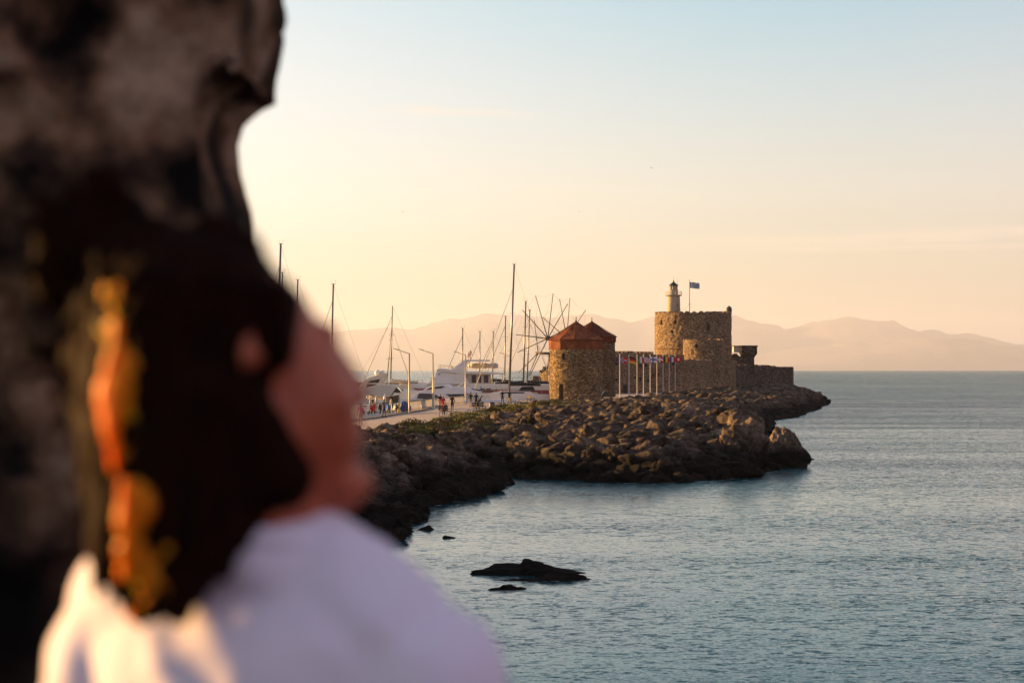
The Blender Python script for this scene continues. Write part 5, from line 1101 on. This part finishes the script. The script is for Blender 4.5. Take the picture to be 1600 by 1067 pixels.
# ---------------------------------------------------------------- person seen from behind
PY = 1.75; U = PY/F
def pp(x, y, d=0): return Vector(((x-800)*U, PY+d*U, HC-(y-HZ)*U))
def ro(deg): return Matrix.Rotation(R(deg), 3, 'Y')      # positive turns the +z end towards +x
body = MB(); SHX, SHY = math.cos(R(26)), -math.sin(R(26)); E = lambda x, y, d, rx, rd, ry, rot=0, n=24, m=16: body.ell(pp(x, y, d), (rx*U, rd*U, ry*U), n, m, rot=ro(rot) if rot else None)
C = lambda a, b, r0, r1: body.cap(pp(*a), pp(*b), r0*U, r1*U, 18)
E(325, 545, 0, 168, 130, 158, -12)            # cranium
E(404, 514, 20, 86, 105, 98, -35)            # forehead
E(452, 620, 25, 98, 96, 150, -27)             # face mass, tipped back
C((505,520,35), (518,534,45), 22, 14)         # brow
C((523,552,70), (556,622,92), 14, 20)         # nose bridge to tip, on the far side
E(551, 628, 86, 17, 24, 14)
E(505, 625, 0, 52, 60, 50)                    # cheek
E(545, 676, 70, 20, 32, 12); E(550, 694, 68, 19, 30, 11)   # lips
C((410,645,-70), (530,768,35), 40, 38)        # jaw
C((410,645,110), (530,768,50), 40, 36)
E(552, 756, 60, 31, 38, 30)                   # chin
C((395,700,10), (400,900,30), 108, 112)       # neck
E(406, 551, -154, 16, 11, 32, 12); E(412, 534, -150, 13, 9, 14, 10); E(401, 574, -150, 9, 8, 12, 10); C((410,560,-110), (410,560,-155), 18, 16)   # ear
E(404, 548, 140, 20, 12, 36, 12)
# trunk, arms, legs (metres, continuous with the neck)
hc = pp(400, 1000, 60); X0, Y0, Z0 = hc
RZ_ = Matrix.Rotation(R(-26), 3, 'Z'); body.cap((X0-.15*SHX, Y0-.15*SHY, Z0-.03), (X0+.155*SHX, Y0+.155*SHY, Z0-.03), .045, .045, 14); body.ell((X0, Y0, Z0-.18), (.145, .078, .20), 24, 16, rot=RZ_)
body.cap((X0, Y0, Z0-.30), (X0, Y0, Z0-.52), .085, .105, 20); body.ell((X0, Y0+.01, Z0-.57), (.165, .125, .13), 24, 16)
for s in (-1, 1):
    hip = Vector((X0+s*.09, Y0, Z0-.60)); kn = Vector((X0+s*.10, Y0+.01, Z0-.60-.29-.05)); an = Vector((X0+s*.10, Y0-.01, FL+.085))
    body.cap(hip, kn, .088, .058, 18); body.cap(kn, an, .055, .038, 18); body.cap(an+Vector((0,-.03,-.045)), an+Vector((0,.13,-.055)), .036, .03, 14)
def arm(sh, el, wr, pd):      # with palm, thumb and five separate bent digits
    body.cap(sh, el, .040, .035, 16); body.cap(el, wr, .034, .025, 16)
    f = (wr-el).normalized(); side = f.cross(pd).normalized(); k = wr+f*.045
    body.cap(wr+f*.01, k+f*.02, .026, .030, 12); body.cap(wr+side*.012, k+side*.022+f*.03, .017, .015, 10); body.cap(wr-side*.012, k-side*.022+f*.03, .017, .015, 10)
    for i, ln_ in enumerate((.066, .075, .070, .056)):
        a0 = k+side*(.030-.020*i)+f*.030; a1 = a0+f*ln_*.45+pd*.006; a2 = a1+(f*.75+pd*.6).normalized()*ln_*.32; a3 = a2+(f*.4+pd*.9).normalized()*ln_*.25
        body.cap(a0, a1, .0095, .0088, 8); body.cap(a1, a2, .0088, .008, 8); body.cap(a2, a3, .008, .0068, 8)
    b0 = wr+f*.02+side*.026; b1 = b0+(f*.6+side*.65+pd*.2).normalized()*.035; b2 = b1+(f+pd*.3).normalized()*.03; body.cap(b0, b1, .013, .010, 8); body.cap(b1, b2, .010, .008, 8)
shR = Vector((X0+.165*SHX, Y0+.165*SHY, Z0-.03)); arm(shR, shR+Vector((.035,.05,-.27)), shR+Vector((.03,.24,-.38)), Vector((0,0,-1)))
shL = Vector((X0-.165*SHX, Y0-.165*SHY, Z0-.03)); elL = pp(95, 1330, 200); arm(shL, elL, elL+Vector((.03,.20,-.08)), Vector((0,0,-1)))
me = remeshed(body, .0068, 3)
V = get_v(me); N = get_n(me)
me.materials.append(M['skin'])
person = thing('person', (X0, Y0, FL), 'large person with long dark hair in white shirt, seen from behind', 'person')
inv = Matrix.Translation((-X0, -Y0, -FL)); me.transform(inv)
bo = bpy.data.objects.new('body', me); COL.objects.link(bo); bo.parent = person
def child(name, me, mat, parent=person): me.transform(inv); return link(name, me, mat, parent)
for x, y, d in ((512, 563, 48),):
    e = MB(); e.ell(pp(x, y, d), (13*U,)*3, 16, 12); em = bpy.data.meshes.new('eye'); em.from_pydata(e.v, [], e.f); child('eye', em, M['eye'])
# shirt
shR_px = (636, 1085, -60); shL_px = (135, 1075, 170)
s = MB(); SE = lambda x, y, d, rx, rd, ry, rot=0: s.ell(pp(x, y, d), (rx*U, rd*U, ry*U), 28, 18, rot=ro(rot) if rot else None)
SC_ = lambda a, b, r0, r1: s.cap(pp(*a), pp(*b), r0*U, r1*U, 20)
s.ell(pp(400,1250,60), (310*U, 172*U, 370*U), 28, 18, rot=RZ_); SE(428, 885, 20, 118, 120, 70)
SC_((470,920,20), (598,980,-45), 108, 96); SC_((335,925,50), (165,985,175), 110, 92)
SC_((598,980,-45), shR_px, 96, 90); SC_((165,985,175), shL_px, 92, 86); s.ell(pp(400,1060,45), (290*U, 165*U, 200*U), 24, 16, rot=RZ_)
s.cap(shR, shR+Vector((.035,.05,-.27)), .056, .050, 20); s.cap(shR+Vector((.035,.05,-.27)), shR+Vector((.032,.18,-.34)), .050, .042, 20); s.cap(shL, elL, .055, .048, 20)
s.cap(elL, elL+Vector((.022,.14,-.055)), .047, .040, 20); s.cap(shL, pp(*shL_px), .056, .052, 20)
s.ell(pp(400,1600,60), (285*U, 185*U, 340*U), 28, 18, rot=RZ_); SE(400, 1900, 66, 305, 215, 180)
sm_ = remeshed(s, .0085, 5)
def wr(p):
    q = Vector((p.x*7, p.y*7, p.z*4)); a_ = 1-abs(MN.noise(q+Vector((5,2,1)))*2); b_ = 1-abs(MN.noise(Vector((p.x*14+p.z*9, p.y*10, p.z*5)))*2); return .015*a_*a_+.006*b_+.002*MN.noise(p*40)
displace(sm_, wr); child('shirt', sm_, M['cotton'])
cb_ = MB(); ring = [pp(428+92*math.cos(q), 822+14*math.sin(q)+8*math.cos(q), 15-105*math.sin(q)) for q in np.linspace(0, 2*PI, 40)]
for a_, b_ in zip(ring[:-1], ring[1:]): cb_.cap(a_, b_, .012, .012, 8)
child('collar', remeshed(cb_, .005, 1), M['cotton'])
pm = MB()
for sgn in (-1, 1): pm.cap((X0+sgn*.09, Y0, Z0-.60), (X0+sgn*.10, Y0+.01, Z0-.94), .105, .075, 18); pm.cap((X0+sgn*.10, Y0+.01, Z0-.94), (X0+sgn*.10, Y0-.01, FL+.1), .075, .06, 18)
pm.ell((X0, Y0+.01, Z0-.56), (.178, .138, .12), 24, 16); child('trousers', remeshed(pm, .011, 3), M['denim'])
sh_ = MB()
for sgn in (-1, 1): sh_.cap((X0+sgn*.10, Y0-.05, FL+.035), (X0+sgn*.10, Y0+.14, FL+.03), .045, .04, 16); sh_.box(X0+sgn*.10-.045, X0+sgn*.10+.045, Y0-.09, Y0+.17, FL+.0, FL+.02)
child('shoe', remeshed(sh_, .008, 2), M['cotton'])
# hair: a full mass with many locks laid over it
h = MB(); HE = lambda x, y, d, rx, rd, ry, rot=0: h.ell(pp(x, y, d), (rx*U, rd*U, ry*U), 24, 16, rot=ro(rot) if rot else None)
HCp = lambda a, b, r0, r1: h.cap(pp(*a), pp(*b), r0*U, r1*U, 16)
HE(305, 530, -5, 170, 158, 172, -8); HE(374, 486, 0, 84, 128, 90, -38); HE(232, 560, -10, 96, 130, 150)
HE(325, 640, -55, 108, 95, 150); HCp((250,600,-60), (262,850,-95), 112, 70); HCp((330,620,-80), (330,830,-110), 100, 62)
HCp((200,560,-40), (222,720,-80), 75, 66); HCp((222,720,-80), (238,925,-112), 62, 30); HCp((370,660,-85), (400,735,-60), 66, 74); HCp((300,800,-110), (318,905,-118), 72, 28); HCp((390,625,-80), (428,710,-75), 26, 50); HCp((440,470,-92), (456,560,-98), 30, 17); HCp((412,655,-85), (448,745,-70), 38, 54); HE(404, 486, -45, 50, 58, 66, -38); HE(128, 378, 30, 82, 70, 80, 20); HE(80, 420, 40, 40, 40, 60); HE(185, 345, 20, 50, 45, 48); HE(210, 420, 0, 80, 80, 70); HCp((425,480,-70), (455,540,-78), 48, 20)
rn = random.Random(21)
for i in range(150):
    a0 = rn.uniform(-.05, .80); x0 = 160+a0*270; d0 = -math.sqrt(max(.05, 1-((x0-300)/175)**2))*150+rn.uniform(-6,14); y0 = rn.uniform(420, 700)
    pts_ = []; L_ = rn.uniform(180, 300); ph = rn.uniform(0, 6.28); am = rn.uniform(6, 20)
    for k in range(7):
        u = k/6; y = min(y0+L_*u, 958-abs(x0-245)*.50); xx = x0+(245-x0)*.28*u*(1 if x0 < 330 else .4)+am*math.sin(ph+u*7); dd = d0*(1-.35*max(0,(y-700)/260))-.20*max(0,y-640)+am*.6*math.cos(ph+u*6); pts_.append((xx, y, min(dd, -62 if y > 740 else 50)))
    r0 = rn.uniform(7, 15)
    for a_, b_ in zip(pts_[:-1], pts_[1:]):
        if b_[1] > a_[1]+2: h.cap(pp(*a_), pp(*b_), r0*U, r0*.9*U, 8); r0 *= .93
for (x_, y_, d_, r_) in ((150,470,-30,34),(138,560,-25,38),(150,660,-40,36),(178,760,-70,34),(205,860,-95,30),(245,935,-110,20),(300,930,-112,24),(352,868,-95,34),(392,812,-70,40),(462,745,-60,40),(440,690,-60,30),(190,420,-20,44),(250,385,-10,46),(330,372,-5,40),(376,412,0,42),(420,466,0,32),(464,524,5,24)): h.ell(pp(x_, y_, d_), (r_*U, r_*U*1.1, r_*U*rn.uniform(.8,1.5)), 12, 8)
for (tx_, ty_) in [(60,330),(100,298),(160,292),(215,318),(48,430),(120,480),(118,620),(135,720),(150,800),(190,900),(300,352),(360,362),(396,408),(436,458),(440,800),(380,880),(330,925),(270,950)]:
    for j_ in range(4):
        ax_ = tx_+rn.uniform(-22,22); ay_ = ty_+rn.uniform(-22,22); bx_ = ax_+(ax_-290)*rn.uniform(.02,.12)+rn.uniform(-12,12); by_ = ay_+(ay_-600)*rn.uniform(.0,.07)+rn.uniform(-8,14); h.cap(pp(ax_-(ax_-290)*.12, ay_-(ay_-600)*.08, -20), pp(ax_, ay_, -20), 11*U, 8*U, 8); h.cap(pp(ax_, ay_, -20), pp(bx_, by_, -30), 8*U, 2.5*U, 8)
hm_ = remeshed(h, .0052, 1)
from mathutils.bvhtree import BVHTree
hb_ = BVHTree.FromPolygons([v.co.copy() for v in hm_.vertices], [tuple(p.vertices) for p in hm_.polygons])
def hw(p): return .006*MN.noise(Vector((p.x*22, p.y*22, p.z*14)))+.0034*MN.noise(Vector((p.x*110, p.y*110, p.z*9+3*MN.noise(p*12))))+.0016*MN.noise(Vector((p.x*260, p.y*260, p.z*16)))
displace(hm_, hw); ho = child('hair', hm_, M['hair'])
h = MB()      # sun highlight painted in as orange colour: lengths on the left side
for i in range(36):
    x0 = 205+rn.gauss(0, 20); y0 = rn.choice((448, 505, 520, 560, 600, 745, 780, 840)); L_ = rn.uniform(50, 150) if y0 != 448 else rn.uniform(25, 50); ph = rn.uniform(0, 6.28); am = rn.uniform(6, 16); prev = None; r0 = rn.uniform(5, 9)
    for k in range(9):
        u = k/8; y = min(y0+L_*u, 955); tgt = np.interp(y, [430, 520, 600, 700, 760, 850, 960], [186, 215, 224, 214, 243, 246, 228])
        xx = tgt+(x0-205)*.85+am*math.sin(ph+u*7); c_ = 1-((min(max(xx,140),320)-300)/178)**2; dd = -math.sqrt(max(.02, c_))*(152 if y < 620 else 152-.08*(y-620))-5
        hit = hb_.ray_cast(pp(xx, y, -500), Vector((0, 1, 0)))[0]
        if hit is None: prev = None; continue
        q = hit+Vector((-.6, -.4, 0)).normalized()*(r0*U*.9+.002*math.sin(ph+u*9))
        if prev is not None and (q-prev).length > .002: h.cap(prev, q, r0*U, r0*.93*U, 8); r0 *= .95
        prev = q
am_ = remeshed(h, .0045, 1); displace(am_, hw); child('sun_streak', am_, M['sunlit'])
